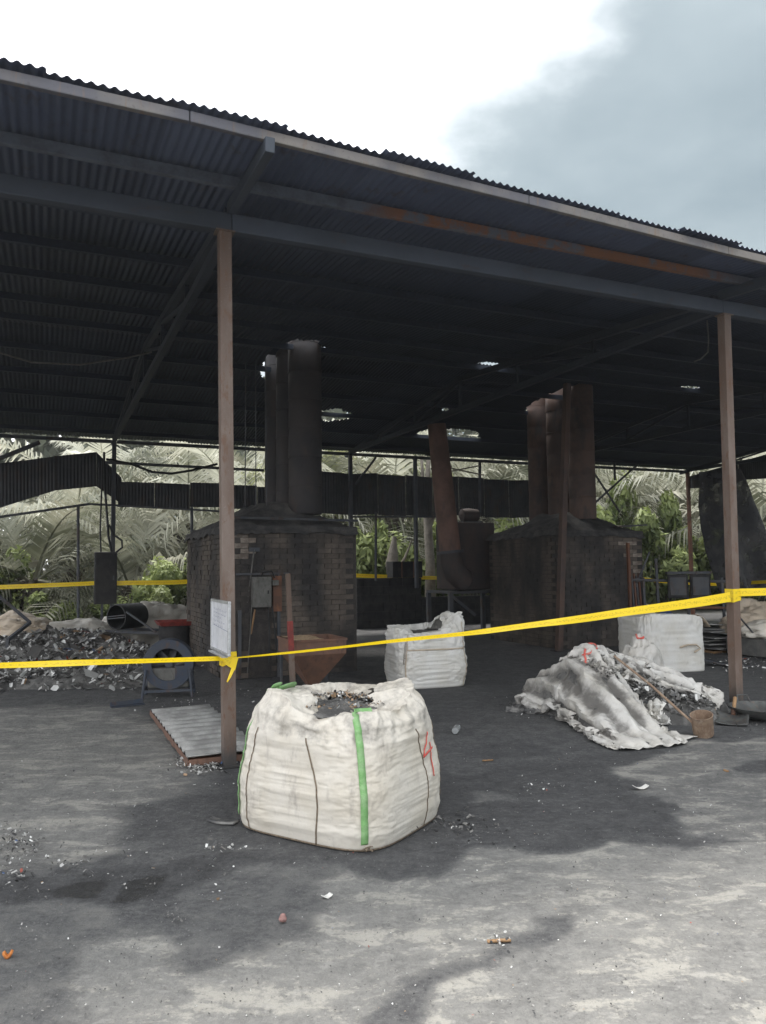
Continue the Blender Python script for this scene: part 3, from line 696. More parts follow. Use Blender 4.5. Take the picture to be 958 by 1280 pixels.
# brown pole in front of the second furnace
b = (7.30, 5.44, 0.0); top = pt(709, 472, b[1]); pole = shed_thing('support_pole', 'leaning brown steel pole against the furnace beside the extractor', 'pole', b[0], b[1])
MB().bar((0, 0, -0.02), (top[0] - b[0], 0.0, 5.02), 0.11, 0.11, up=(0, 1, 0)).build('shaft', M['chimney'], pole, bevel=0.006)
MB().box((0, 0, 0.006), (0.22, 0.22, 0.012)).build('foot_plate', M['soot'], pole)

# ------------------------------------------------------------------ control box, poles and tools at furnace 1
def ft(x, y, t): return pt(x, y, t)
bx = pt(327, 740, F1T - 0.10)
cb = shed_thing('control_box', 'grey steel control box hung on the furnace wall', 'control box', bx[0], F1T - 0.10, bx[2])
MB().box((0, 0, 0), (0.27, 0.14, 0.44)).build('case', M['box_grey'], cb, bevel=0.012)
MB().box((0.01, -0.073, 0), (0.22, 0.012, 0.39)).build('door', M['box_grey'], cb, bevel=0.004)
MB().box((0.08, -0.085, 0.0), (0.018, 0.02, 0.05)).build('latch', M['black'], cb)
MB().box((0.25, 0.045, -0.03), (0.13, 0.03, 0.52)).build('mounting_board', M['rusty'], cb)
MB().box((0.20, 0.0, 0.13), (0.10, 0.09, 0.08)).build('switch', M['box_grey'], cb, bevel=0.008)
MB().tube([(0.2, 0, 0.2), (0.16, 0.0, 0.30), (0.02, -0.02, 0.29), (0.0, 0.0, 0.21)], 0.012, 6).build('cable', M['black'], cb)
MB().tube([(0.1, 0, -0.22), (0.12, 0.0, -0.5), (0.10, -0.05, -1.04)], 0.010, 6).build('cable', M['black'], cb)
MB().tube([(0.16, 0, -0.22), (0.2, 0.0, -0.55), (0.22, -0.05, -1.02)], 0.010, 6).build('cable', M['black'], cb)
def stick(name, label, cat, x0, y0, x1, t1, r, mat, tip=None, base_z=0.0, y1=None):
    """leaning tool: foot on the ground at pixel (x0,y0), top at pixel (x1,y1) on depth t1"""
    a = pz(x0, y0); b = pt(x1, y1, t1); b = S(*b); o = thing(name, label, cat, a)
    q = b - a; MB().tube([(0, 0, 0), q * 0.5 + Vector((0.006, 0, 0)), q], r, 8).build('handle', M[mat], o, smooth=50)
    if tip == 'hoe':
        MB().box(q + Vector((0, 0, 0.0)), (0.16, 0.02, 0.06), ANG).build('blade', M['steel_dark'], o)
    if tip == 'broom':
        MB().lathe([(0.02, 0.18), (0.05, 0.1), (0.075, 0.0)], 10, (0, 0, 0), capb=True).build('bristles', M['soot'], o)
    return o
stick('slag_rake', 'long steel rake leaning upright on the pale furnace bricks', 'rake', 296, 848, 318, F1T - 0.03, 0.012, 'box_grey', 'hoe', y1=687)
stick('poker_rod', 'bent dark poker rod leaning below the control box', 'rod', 303, 845, 321, F1T - 0.03, 0.012, 'steel_dark', None, y1=722)
stick('broom', 'wooden-handled broom leaning under the control box', 'broom', 304, 846, 319, F1T - 0.08, 0.014, 'wood', 'broom', y1=762)
stick('steel_rod', 'thin steel rod between broom and rake', 'rod', 309, 848, 316, F1T - 0.03, 0.008, 'box_grey', None, y1=735)
a = pz(367, 874); b = pt(360, 717, toS(a)[1])
o = thing('marker_pole', 'brown square pole with a red painted band beside the hopper', 'pole', a, ANG)
q = Vector((b[0] - toS(a)[0], 0, b[2]))
MB().bar((0, 0, 0), q * 0.36, 0.06, up=(0, 1, 0)).build('shaft', M['post'], o, bevel=0.004)
MB().bar(q * 0.3605, q * 0.62, 0.061, up=(0, 1, 0)).build('painted_band', M['red_tray'], o, bevel=0.004)
MB().bar(q * 0.6205, q, 0.052, up=(0, 1, 0)).build('shaft', M['post'], o, bevel=0.004)

# hopper of pellets
a = toS(pz(390, 864)); hw, hz0, hz1 = 0.345, 0.50, 0.69
hop = shed_thing('pellet_hopper', 'rusty funnel-shaped steel hopper full of tan pellets', 'hopper', a[0], a[1])
def ringp(h, z, ox=0, oy=0): return [(-h + ox, -h + oy, z), (h + ox, -h + oy, z), (h + ox, h + oy, z), (-h + ox, h + oy, z)]
m = MB(); rows_ = [ringp(0.05, 0.07), ringp(hw, hz0), ringp(hw, hz1), ringp(hw - 0.012, hz1), ringp(hw - 0.012, hz0 + 0.02), ringp(0.05, 0.09)]
m.grid(rows_, True); m.build('funnel', M['hopper'], hop)
m = MB()
for i in range(4):
    p0, p1 = ringp(hw + 0.005, hz1 - 0.012)[i], ringp(hw + 0.005, hz1 - 0.012)[(i + 1) % 4]; m.bar(p0, p1, 0.022, 0.028)
m.build('rim', M['hopper'], hop)
MB().box((0, 0, 0.055), (0.22, 0.22, 0.018)).build('slide_gate', M['hopper'], hop); MB().box((0, 0, 0.023), (0.13, 0.13, 0.046)).build('spout', M['steel_dark'], hop)
n = 26; rows_ = []
for i in range(n + 1):
    rows_.append([((j / n - 0.5) * 2 * (hw - 0.015), (i / n - 0.5) * 2 * (hw - 0.015), hz1 - 0.01 + 0.05 * math.sin(math.pi * i / n) * math.sin(math.pi * min(1, j / n + .15)) - 0.16 * max(0, (j / n - 0.5)) * (0.4 + i / n) + 0.02 * fbm(i * .2, j * .2, 4) - 0.06 * (i / n) * (j / n)) for j in range(n + 1)])
m = MB(); m.grid(rows_); m.build('pellets', M['pellet'], hop)
for sx in (-1, 1):
    for sy in (-1, 1):
        MB().bar((sx * (hw - 0.03), sy * (hw - 0.03) * (1 if sy > 0 else 0.0) + (0.0 if sy > 0 else (hw - 0.05)), 0), (sx * (hw - 0.03), (hw - 0.02) if sy > 0 else (hw - 0.06), hz0 + 0.02), 0.025).build('leg', M['steel_dark'], hop)

# ------------------------------------------------------------------ dust extractor
eY = 17.0
def w3(x, y, Y=eY): return toS(py_(x, y, Y))
a = w3(570, 738); b = w3(612, 738); z1 = w3(590, 652)[2]; tz = a[2]
ext = shed_thing('dust_extractor', 'rusty dust extractor on legs with a tall slanting flue pipe', 'extractor', a[0], a[1])
W = 1.02
MB().box((W / 2, 0.45, (tz + z1) / 2), (W, 0.9, z1 - tz - 0.02)).build('housing', M['ext'], ext, bevel=0.015)
MB().box((W / 2, -0.008, (tz + z1) / 2 + 0.06), (W - 0.12, 0.016, (z1 - tz) * 0.55)).build('access_panel', M['ext'], ext, bevel=0.004)
MB().box((W / 2 + 0.02, 0.40, tz - 0.04), (W + 0.5, 1.15, 0.06)).build('table', M['steel_dark'], ext, bevel=0.006)
for sx in (-0.2, W + 0.22):
    for sy in (-0.12, 0.92): MB().box((sx, sy, (tz - 0.07) / 2), (0.09, 0.09, tz - 0.07)).build('leg', M['steel_dark'], ext)
MB().bar((-0.2, -0.12, tz - 0.1), (W * 0.4, -0.12, tz - 0.55), 0.06).build('brace', M['steel_dark'], ext)
mm = MB(); mm.lathe([(0.02, -0.22), (0.14, -0.2), (0.16, 0.0), (0.14, 0.2), (0.02, 0.22)], 16, (W * 0.6, 0.4, z1 + 0.18), M=Matrix.Rotation(R(90), 3, 'Y'))
mm.build('motor', M['ext'], ext, smooth=50)
MB().box((W * 0.6, 0.4, z1 + 0.02), (0.5, 0.35, 0.04)).build('motor_mount', M['steel_dark'], ext)
pts = [(587, 722, 0.24), (578, 724, 0.25), (569, 716, 0.25), (564, 703, 0.245), (563, 690, 0.24)]
el = [Vector(w3(x, y, eY - 0.35)) - Vector((a[0], a[1], 0)) for x, y, _ in pts]; el[0] += Vector((0.0, 0.3, 0))
MB().tube(el, [r for *_, r in pts], 18).build('elbow', M['ext'], ext, smooth=50)
fl = el[-1]; topp = Vector(w3(546, 531, eY - 0.35)) - Vector((a[0], a[1], 0)); d_ = (topp - fl).normalized()
MB().tube([fl - d_ * 0.03, fl + d_ * 0.03], 0.30, 20).build('flange', M['steel_dark'], ext, smooth=50)
MB().tube([fl + d_ * 0.031, fl.lerp(topp, 0.5), topp], [0.235, 0.225, 0.20], 20).build('flue_pipe', M['flue'], ext, smooth=50)
for k in (0.33, 0.66): 
    p_ = fl.lerp(topp, k); MB().tube([p_ - d_ * 0.015, p_ + d_ * 0.015], 0.243 - 0.02 * k, 20).build('pipe_band', M['flue'], ext, smooth=50)

# ------------------------------------------------------------------ low rear wall with crate
a = pt(446, 723, 11.9); b = pt(527, 723, 11.9); c = pt(640, 746, 11.9)
lw = shed_thing('low_block_wall', 'low soot-black block wall along the rear of the shed', 'wall', a[0], 11.9)
L1, L2 = b[0] - a[0], c[0] - a[0]; h1, h2 = a[2], pt(540, 746, 11.9)[2]
def wall_blocks(x0, x1, h, z0=0):
    rws = max(1, round((h - z0) / 0.2)); bh = (h - z0) / rws
    for r in range(rws):
        n = max(1, round((x1 - x0) / 0.4)); bw = (x1 - x0) / n; off = bw / 2 if r % 2 else 0
        for k in range(n + (1 if off else 0)):
            xa = max(x0, x0 + k * bw - off); xb = min(x1, x0 + (k + 1) * bw - off)
            MB().box(((xa + xb) / 2, 0.07 + rnd.uniform(-.006, .006), z0 + (r + 0.5) * bh), (xb - xa - 0.012, 0.14, bh - 0.012)).build('block', M['soot'], lw)
wall_blocks(0, L1, h1); wall_blocks(L1, L2, h2)
MB().box((L2 / 2, 0.08, h2 / 2), (L2 - 0.02, 0.10, h2 - 0.02)).build('mortar_core', M['mortar'], lw)
MB().box((L1 / 2, 0.08, h1 / 2 + 0.01), (L1 - 0.02, 0.098, h1 - 0.03)).build('mortar_core', M['mortar'], lw)
a2 = pt(488, 702, 11.95); b2 = pt(525, 724, 11.95)
cr = shed_thing('steel_crate', 'dark rusty steel crate standing on the low block wall', 'crate', (a2[0] + b2[0]) / 2, 12.0, h1)
cw, chh = b2[0] - a2[0], a2[2] - h1
for (dx, dy, sx, sy) in ((0, -0.2, cw, 0.02), (0, 0.2, cw, 0.02), (-cw / 2 + 0.01, 0, 0.02, 0.378), (cw / 2 - 0.01, 0, 0.02, 0.378)):
    MB().box((dx, dy, chh / 2), (sx, sy, chh)).build('side', M['soot'], cr)
MB().box((0, 0, 0.012), (cw - 0.05, 0.37, 0.02)).build('bottom', M['soot'], cr)
MB().box((-cw * 0.2, -0.212, chh / 2), (0.03, 0.012, chh)).build('rib', M['rusty'], cr); MB().box((cw * 0.2, -0.212, chh / 2), (0.03, 0.012, chh)).build('rib', M['rusty'], cr)

# ------------------------------------------------------------------ rear switch cabinet and cables on the rear post
a = pt(132, 722, TREAR - 0.16)
sw = shed_thing('switch_cabinet', 'black electrical cabinet with looped cables on the rear post', 'cabinet', a[0], TREAR - 0.16, 0)
zb, zt = pt(132, 755, TREAR - 0.16)[2], pt(132, 690, TREAR - 0.16)[2]
MB().box((0, 0, (zb + zt) / 2), (0.46, 0.2, zt - zb)).build('case', M['black'], sw, bevel=0.015)
MB().box((0, -0.105, (zb + zt) / 2), (0.40, 0.012, zt - zb - 0.08)).build('door', M['soot'], sw, bevel=0.004)
MB().box((0.16, -0.118, (zb + zt) / 2), (0.03, 0.02, 0.1)).build('handle', M['steel_dark'], sw)
MB().tube([(0.12, 0, zt), (0.05, 0, zt + 0.35), (0.02, 0.05, zt + 0.8), (-0.05, 0.06, zt + 1.6), (-0.06, 0.08, zt + 2.2)], 0.025, 8).build('cable', M['black'], sw, smooth=60)
MB().tube([(0.2, 0, zt - 0.02), (0.34, 0, zt + 0.10), (0.33, 0, zt + 0.25), (0.16, 0.02, zt + 0.38), (0.06, 0.04, zt + 0.6)], 0.022, 8).build('cable', M['black'], sw, smooth=60)
MB().tube([(-0.1, 0, zt), (-0.12, 0.03, zt + 0.5), (-0.10, 0.05, zt + 1.4)], 0.018, 8).build('cable', M['black'], sw, smooth=60)
MB().box((-0.06, 0.02, zb / 2), (0.05, 0.05, zb)).build('conduit', M['steel_dark'], sw)
# loose wires under the roof (each one a thing)
def wire(label, pts, r, mat='black'):
    o = MB().tube(pts, r, 6).build('cable', M[mat], None, smooth=60); return tag(o, label, 'cable')
wire('black cable drooping between the rear posts above the wall sheets', [S(*pt(x, y, 11.45)) for x, y in ((133, 574), (165, 580), (190, 590), (215, 592), (240, 588), (272, 580))], 0.03)
wire('grey cable sagging under the roof beside the first truss', [S(*pt(x, y, 4.4)) for x, y in ((-60, 430), (0, 441), (40, 453), (100, 456), (160, 447), (190, 440))], 0.012, 'box_grey')
wire('grey cable hanging down near the second front post', [S(*pt(x, y, 1.2)) for x, y in ((884, 400), (886, 425), (885, 440), (876, 449), (868, 452))], 0.010, 'box_grey')

# ------------------------------------------------------------------ attribute helper, scraps, cloth
def set_attr(o, name, vals, dom='POINT'):
    me = o.data; at = me.attributes.new(name, 'FLOAT', dom); at.data.foreach_set('value', np.asarray(vals, dtype=np.float32))
def flakes(name, items, mat='scrap', parent=None, fs=1.0):
    """items: (pos, size, tone): crumpled flakes, each two bent quads"""
    m = MB(); tones = []
    for p, sz, tn in items:
        e = Matrix.Rotation(rnd.uniform(0, 6.28), 3, 'Z') @ Matrix.Rotation(rnd.gauss(0, 0.5), 3, 'X') @ Matrix.Rotation(rnd.gauss(0, 0.5), 3, 'Y')
        sz *= fs; w, l, b = sz * rnd.uniform(.3, .8), sz * rnd.uniform(.6, 1.2), sz * rnd.uniform(-.35, .35)
        vs = [(-w, -l, 0), (0, -l * rnd.uniform(.7, 1.2), b), (w, -l * rnd.uniform(.6, 1), 0), (-w, l * rnd.uniform(.4, 1), 0), (0, l, b * rnd.uniform(.2, 1.6)), (w, l * rnd.uniform(.3, 1), 0)]
        vs = [e @ Vector(v) + Vector(p) for v in vs]
        zm = min(v.z for v in vs)
        if zm < p[2] - sz * 0.3: vs = [v + Vector((0, 0, p[2] - sz * 0.3 - zm)) for v in vs]
        m.add(vs, [(0, 1, 4, 3), (1, 2, 5, 4)]); tones += [tn, min(0.99, max(0, tn + (0.0 if tn > .9 else rnd.uniform(-.08, .08))))]
    o = m.build(name, M[mat], parent); set_attr(o, 'tone', tones, 'FACE'); return o
def tone_pick(light=0.2):
    r = rnd.random()
    if r < 0.015: return rnd.uniform(0.92, 0.99)
    if r < 0.015 + light: return rnd.uniform(0.69, 0.91)
    return rnd.uniform(0.0, 0.68)

def drape(P, rest_u, rest_v, hf, steps=150, iters=7, fr=0.75, seed=0, off=0.010):
    """small position-based cloth: P (n,m,3) start, settles on the height function"""
    rg = np.random.RandomState(seed); P = P.astype(float).copy(); P[..., 2] += rg.uniform(-.004, .004, P.shape[:2]); Q = P.copy()
    cons = []
    n, m = P.shape[:2]
    def sl(a, b, L, k): cons.append((a, b, L, k))
    for par in (0, 1):
        sl((slice(None), slice(par, m - 1, 2)), (slice(None), slice(par + 1, m, 2)), rest_u, 1.0)
        sl((slice(par, n - 1, 2), slice(None)), (slice(par + 1, n, 2), slice(None)), rest_v, 1.0)
    dg = math.hypot(rest_u, rest_v)
    for par in (0, 1):
        sl((slice(par, n - 1, 2), slice(0, m - 1)), (slice(par + 1, n, 2), slice(1, m)), dg, 0.5)
        sl((slice(par, n - 1, 2), slice(1, m)), (slice(par + 1, n, 2), slice(0, m - 1)), dg, 0.5)
    for par in (0, 1, 2, 3):
        sl((slice(None), slice(par, m - 2, 4)), (slice(None), slice(par + 2, m, 4)), 2 * rest_u, 0.12)
        sl((slice(par, n - 2, 4), slice(None)), (slice(par + 2, n, 4), slice(None)), 2 * rest_v, 0.12)
    dt2 = (1 / 40.0) ** 2 * 9.8 * 0.5
    for st in range(steps):
        Vv = (P - Q) * 0.965; sp = np.linalg.norm(Vv, axis=-1, keepdims=True); Vv *= np.minimum(1, 0.03 / np.maximum(sp, 1e-9))
        Q = P.copy(); P = P + Vv; P[..., 2] -= dt2
        for it in range(iters):
            for a, b, L, k in cons:
                A, B = P[a], P[b]
                mm_ = min(A.shape[0], B.shape[0]), min(A.shape[1], B.shape[1])
                A, B = A[:mm_[0], :mm_[1]], B[:mm_[0], :mm_[1]]
                d = B - A; ln = np.linalg.norm(d, axis=-1, keepdims=True) + 1e-9; c = d * (0.5 * k * (ln - L) / ln)
                A += c; B -= c
            h = hf(P[..., 0], P[..., 1]) + off; ct = P[..., 2] < h
            P[..., 2] = np.where(ct, h, P[..., 2])
        for ax in (0, 1): Q[..., ax] = np.where(ct, P[..., ax] - (P[..., ax] - Q[..., ax]) * (1 - fr), Q[..., ax])
    return P
def cloth_obj(name, P, mat, parent=None, solid=0.006, sub=0, ash=None):
    m = MB(); m.grid([[tuple(q) for q in r] for r in P]); o = m.build(name, M[mat], parent, smooth=38)
    if ash is not None: set_attr(o, 'ash', ash)
    if sub: mo = o.modifiers.new('sub', 'SUBSURF'); mo.levels = sub; mo.render_levels = sub
    mo = o.modifiers.new('solid', 'SOLIDIFY'); mo.thickness = solid; mo.offset = 1
    return o

# ------------------------------------------------------------------ full bags
def sgnpow(c, e): return math.copysign(abs(c) ** e, c)
class Bag:
    def __init__(s, a, b, H, prof, nb=4.6, ntop=2.7, wr=0.012, rim=lambda p: 0.0, seed=0, drop=.75):
        s.drop = drop
        s.a, s.b, s.H, s.prof, s.nb, s.nt, s.wr, s.rim, s.seed = a, b, H, prof, nb, ntop, wr, rim, seed
    def k(s, h):
        p = s.prof
        for (h0, k0), (h1, k1) in zip(p[:-1], p[1:]):
            if h <= h1: t = (h - h0) / (h1 - h0); t = t * t * (3 - 2 * t) if h1 - h0 > .1 else t; return k0 + (k1 - k0) * t
        return p[-1][1]
    def n(s, h): t = min(max((h - 0.45) / 0.5, 0), 1); return s.nb + (s.nt - s.nb) * t
    def pos(s, ph, h, off=0.0):
        hh = min(h, 1.0); n = s.n(hh); c, q = math.cos(ph), math.sin(ph); k = s.k(h)
        x, y = s.a * k * sgnpow(c, 2 / n), s.b * k * sgnpow(q, 2 / n)
        cx, cy, sd_ = c * 1.3, q * 1.3, s.seed
        win = min(1, h * 8) * (1 - 0.3 * max(0, hh - .8) * 5)
        wv = 0.40 * fbm(cx * 1.8 + sd_, cy * 1.8, hh * 12, 4) + 0.55 * (0.4 - abs(fbm(cx * 2.6 + 9 + sd_, cy * 2.6, hh * 26, 3))) * (.5 + ns(cx * 2, cy * 2, hh * 5)) + .3 * fbm(cx * 6 + sd_, cy * 6, hh * 18, 2) + 0.5 * fbm(cx * 1.1, cy * 1.1 + sd_, hh * 2.2, 2)
        r = s.wr * wv * win
        if hh > 0.68:
            u = (hh - 0.68) / 0.32; r += s.wr * 4.2 * u * (0.5 - abs(fbm(cx * 3.4 + sd_, cy * 3.4, hh * 3.0, 3))) + s.wr * 1.9 * u * fbm(cx * 7 + sd_, cy * 7, hh * 9, 3)
        r += off; L = math.hypot(x, y) + 1e-9
        z = s.H * min(h, 1.0) + (s.rim(ph) * max(0, (min(h, 1.0) - 0.72) / 0.28) ** 1.3)
        if h > 1: z -= (h - 1) * s.drop * s.H; z += s.wr * 3 * fbm(x * 9 + sd_, y * 9, 2, 3) * min(1, (h - 1) * 14)
        return Vector((x + x / L * r, y + y / L * r, z + (0.006 * fbm(cx * 6, cy * 6, 3) if h > .95 else 0)))
    def shell(s, name, mat, parent, nphi=220, nh=120, hmax=1.16, ash=None):
        rows, av = [], []
        for i in range(nh + 1):
            h = hmax * i / nh
            rows.append([s.pos(2 * math.pi * j / nphi, h) for j in range(nphi)])
            for j in range(nphi): av.append(ash(2 * math.pi * j / nphi, h) if ash else 0.0)
        m = MB(); m.grid(rows, True); m.f.append(tuple(range(nphi))[::-1])
        o = m.build(name, M[mat], parent, smooth=80); set_attr(o, 'ash', av); return o
    def ribbon(s, pts, w, name, mat, parent, off=0.004, closed=False):
        """pts: (phi,h) list; ribbon of width w metres lying on the surface"""
        dense = []
        for (p0, h0), (p1, h1) in zip(pts[:-1], pts[1:]):
            k = max(2, int(math.hypot((p1 - p0) * 0.6, (h1 - h0) * s.H) / 0.012))
            dense += [(p0 + (p1 - p0) * i / k, h0 + (h1 - h0) * i / k) for i in range(k)]
        dense.append(pts[-1]); Pc = [s.pos(p, h, off) for p, h in dense]; rows = []
        for i, (p, h) in enumerate(dense):
            t = (Pc[min(i + 1, len(Pc) - 1)] - Pc[max(i - 1, 0)]).normalized(); c = Pc[i]
            nrm = (s.pos(p, h, off + 0.02) - c).normalized(); sd_ = t.cross(nrm).normalized()
            rows.append([c - sd_ * w / 2, c + nrm * 0.002, c + sd_ * w / 2])
        m = MB(); m.grid(rows); return m.build(name, M[mat], parent, smooth=60, solid=0.003)
    def face_phi(s, xr, h): n = s.n(h); return -math.acos(min(.999, abs(xr)) ** (n / 2)) if xr > 0 else -math.pi + math.acos(min(.999, abs(xr)) ** (n / 2))

# bag 1
b1 = thing('bulk_bag', 'white woven bulk bag with green straps and a red 4, in front of the shed', 'bulk bag', (-0.29, 5.02, 0), R(58.2))
def rim1(ph):
    d = math.degrees(ph) % 360; z = 0.0
    for c, wd, hh in ((150, 24, 0.085), (316, 28, 0.105), (30, 40, 0.03), (228, 16, -0.01), (262, 22, -0.03), (190, 22, -0.06), (90, 30, 0.02), (285, 10, 0.035), (170, 8, 0.02)):
        q = (d - c + 180) % 360 - 180; z += hh * math.exp(-(q / wd) ** 2)
    return z
B1 = Bag(0.485, 0.55, 0.76, [(0, 0.955), (0.02, 0.985), (0.12, 1.015), (0.35, 1.02), (0.6, 0.99), (0.74, 0.985), (0.88, 0.93), (1.0, 0.80), (1.07, 0.60), (1.16, 0.36)], 4.4, 2.5, 0.013, rim1, 3.1, .42)
def ash1(ph, h):
    d = math.degrees(ph) % 360; v = 0.0
    v += 0.50 * max(0, min(1, (h - 0.66) / 0.14)) * (0.65 + 0.6 * fbm(math.cos(ph) * 2.2, math.sin(ph) * 2.2, h * 3, 3))
    q = abs((d - 209)); v += 0.42 * math.exp(-(q / 6.0) ** 2) * max(0, 1 - abs(h - 0.36) / 0.36)
    v += 0.16 * max(0, 1 - h / 0.06)
    return v + (0.1 if h > 1.03 else 0)
B1.shell('bag_body', 'bag', b1, 260, 150, ash=ash1)
n = 40; rows_ = []
for i in range(n + 1):
    rr_ = i / n; rows_.append([(0.485 * 0.66 * rr_ * sgnpow(math.cos(2 * math.pi * j / 60), .8), 0.55 * 0.66 * rr_ * sgnpow(math.sin(2 * math.pi * j / 60), .8),
        0.69 + 0.05 * (1 - rr_) + 0.02 * fbm(rr_ * 3 * math.cos(j * .105), rr_ * 3 * math.sin(j * .105), 2) + 0.008 * fbm(rr_ * 20 * math.cos(j * .105), rr_ * 20 * math.sin(j * .105), 5)) for j in range(60)])
m = MB(); m.grid(rows_, True); m.build('ash_fill', M['ash'], b1, smooth=40)
it = []
for _ in range(420):
    r_, a_ = 0.30 * math.sqrt(rnd.random()), rnd.uniform(0, 6.28); it.append(((r_ * math.cos(a_), r_ * 1.1 * math.sin(a_), 0.73 + 0.05 * (1 - r_ / .36)), rnd.uniform(.006, .016), rnd.choice((rnd.uniform(.5, .9), .93, rnd.uniform(.2, .6)))))
o = flakes('ash_crumbs', it, 'scrap', b1); o['kind'] = 'stuff'
def green(pts, nm='strap', w=0.042): B1.ribbon([(R(p), h) for p, h in pts], w, nm, 'green_strap', b1, 0.005)
green([(222, 0.06), (221.5, 0.3), (221, 0.6), (221, 0.86), (222, 1.0), (223, 1.06)]); green([(139, 0.10), (139, 0.4), (138, 0.8), (138, 1.0)]); green([(318, 0.8), (318, 1.04)]) if False else None
def loop(p0, p1, up, w=0.05, nm='lifting_loop'):
    A, B = B1.pos(R(p0), 1.0, -0.02), B1.pos(R(p1), 1.0, -0.02); mid = (A + B) / 2; inn = -Vector((mid.x, mid.y, 0)).normalized(); rows = []
    for i in range(25):
        t = i / 24; c = A.lerp(B, t) + Vector((0, 0, up * math.sin(math.pi * t) ** 0.7)) + inn * 0.05 * math.sin(math.pi * t)
        sdv = Vector((0, 0, 1)) * 0.75 + inn * 0.6
        rows.append([c - sdv.normalized() * w / 2, c + sdv.normalized() * w / 2])
    m = MB(); m.grid(rows); return m.build(nm, M['green_strap'], b1, smooth=60, solid=0.004)
loop(128, 146, 0.03, .04); loop(80, 108, 0.03); loop(222, 240, -0.01, 0.05)
for p in (157, 184, 272, 306): B1.ribbon([(R(p), 0.01), (R(p + 1.2), 0.3), (R(p), 0.6), (R(p - .5), 0.80)], 0.008, 'stitched_seam', 'seam', b1, 0.003)
B1.ribbon([(R(p), 0.012) for p in range(100, 345, 4)], 0.012, 'bottom_hem', 'seam', b1, 0.002)
def four(bag, par, strokes, w=0.018, nm='painted_mark', mt='red_paint'):
    for st in strokes:
        bag.ribbon([(bag.face_phi(x, h), h) for x, h in st], w, nm, mt, par, 0.006)
four(B1, b1, [[(0.37, 0.74), (0.34, 0.69), (0.26, 0.61), (0.22, 0.565)], [(0.21, 0.56), (0.34, 0.58), (0.50, 0.60)], [(0.44, 0.65), (0.43, 0.5), (0.42, 0.38)]], 0.015)
m = MB()
for k in range(9): a_ = rnd.uniform(0, 6.28); m.bar((0, 0, 0.012), (0.05 * math.cos(a_), 0.05 * math.sin(a_), rnd.uniform(0.004, .03)), 0.006)
o = m.build('bottom_knot', M['seam'], b1); o.location = B1.pos(R(226), 0.02)

# bag 2 (open, slumped to one side)
A = pz(503, 863); B = pz(588, 858); e = (B - A); ang2 = math.atan2(e.y, e.x); a2 = e.length / 2 + 0.01; nrm = Vector((-math.sin(ang2), math.cos(ang2), 0))
c2 = (A + B) / 2 + nrm * 0.44
bag2 = thing('bulk_bag', 'plain white bulk bag with slumped open top, between the two furnaces', 'bulk bag', (c2.x, c2.y, 0), ang2)
def rim2(ph):
    d = math.degrees(ph) % 360; z = 0.0
    for c, wd, hh in ((318, 22, 0.20), (20, 40, 0.20), (285, 25, 0.02), (248, 30, -0.05), (200, 40, 0.02), (130, 40, 0.02)):
        q = (d - c + 180) % 360 - 180; z += hh * math.exp(-(q / wd) ** 2)
    return z
B2 = Bag(a2, 0.44, 0.76, [(0, 0.95), (0.03, 0.98), (0.3, 1.04), (0.7, 1.0), (0.86, 0.96), (1.0, 0.88), (1.08, 0.70), (1.16, 0.5)], 4.8, 3.6, 0.028, rim2, 11.4)
B2.shell('bag_body', 'bag_clean', bag2, 200, 90, ash=lambda p, h: 0.12 * max(0, (h - 1.0) * 10) + .1 * max(0, 1 - h / .05))
for p in (231, 312): B2.ribbon([(R(p), 0.01), (R(p), 0.5), (R(p), 0.93)], 0.02, 'corner_seam', 'sack_tan', bag2, 0.003)
B2.ribbon([(R(p), 0.66) for p in range(226, 316, 3)], 0.02, 'cross_seam', 'sack_tan', bag2, 0.003)
B2.ribbon([(R(226), 0.42), (R(227), 0.6), (R(229), 0.8)], 0.035, 'tie_strap', 'sack_grey', bag2, 0.010)
m = MB(); m.grid([[(a2 * .85 * (i / 10 - .5) * 2, 0.44 * .85 * (j / 10 - .5) * 2, 0.70 + 0.03 * ns(i, j)) for i in range(11)] for j in range(11)]); m.build('ash_fill', M['ash'], bag2, smooth=60)

# bag 3 (clean block behind the heap)
A = pz(806, 842); B = pz(887, 839); e = B - A; ang3 = math.atan2(e.y, e.x) ; a3 = e.length / 2; nrm = Vector((-math.sin(ang3), math.cos(ang3), 0)); c3 = (A + B) / 2 + nrm * 0.45
bag3 = thing('bulk_bag', 'clean square white bulk bag behind the crumpled sacks', 'bulk bag', (c3.x, c3.y, 0), ang3)
B3 = Bag(a3, 0.45, 0.80, [(0, 0.99), (0.03, 1.0), (0.5, 1.0), (0.92, 0.99), (1.0, 0.95), (1.08, 0.70), (1.16, 0.4)], 6.5, 5, 0.014, lambda p: 0.06 * math.exp(-(((math.degrees(p) % 360) - 250) / 40) ** 2), 21.0)
B3.shell('bag_body', 'bag_clean', bag3, 180, 60, ash=lambda p, h: 0.0)
m = MB(); m.grid([[(a3 * .9 * (i / 8 - .5) * 2, 0.45 * .9 * (j / 8 - .5) * 2, 0.765 + .05 * (1 - abs(i / 4 - 1)) + 0.02 * ns(i, j, 3)) for i in range(9)] for j in range(9)]); m.build('closed_top', M['bag_clean'], bag3, smooth=60)
m = MB(); m.grid([[(a3 * .72 + i * .06, -0.38 + j * .05 , 0.83 - 0.012 * i * i - 0.004 * j + .01 * ns(i, j, 8)) for i in range(5)] for j in range(4)]); m.build('top_flap', M['sack_tan'], bag3, smooth=60, solid=.004)
m = MB(); m.tube([(a3 * .1, -.46, .36), (a3 * .3, -.50, .40), (a3 * .55, -.51, .40), (a3 * .7, -.49, .34), (a3 * .5, -.5, .29)], .014, 6); m.build('tie_strap', M['sack_tan'], bag3, smooth=60)

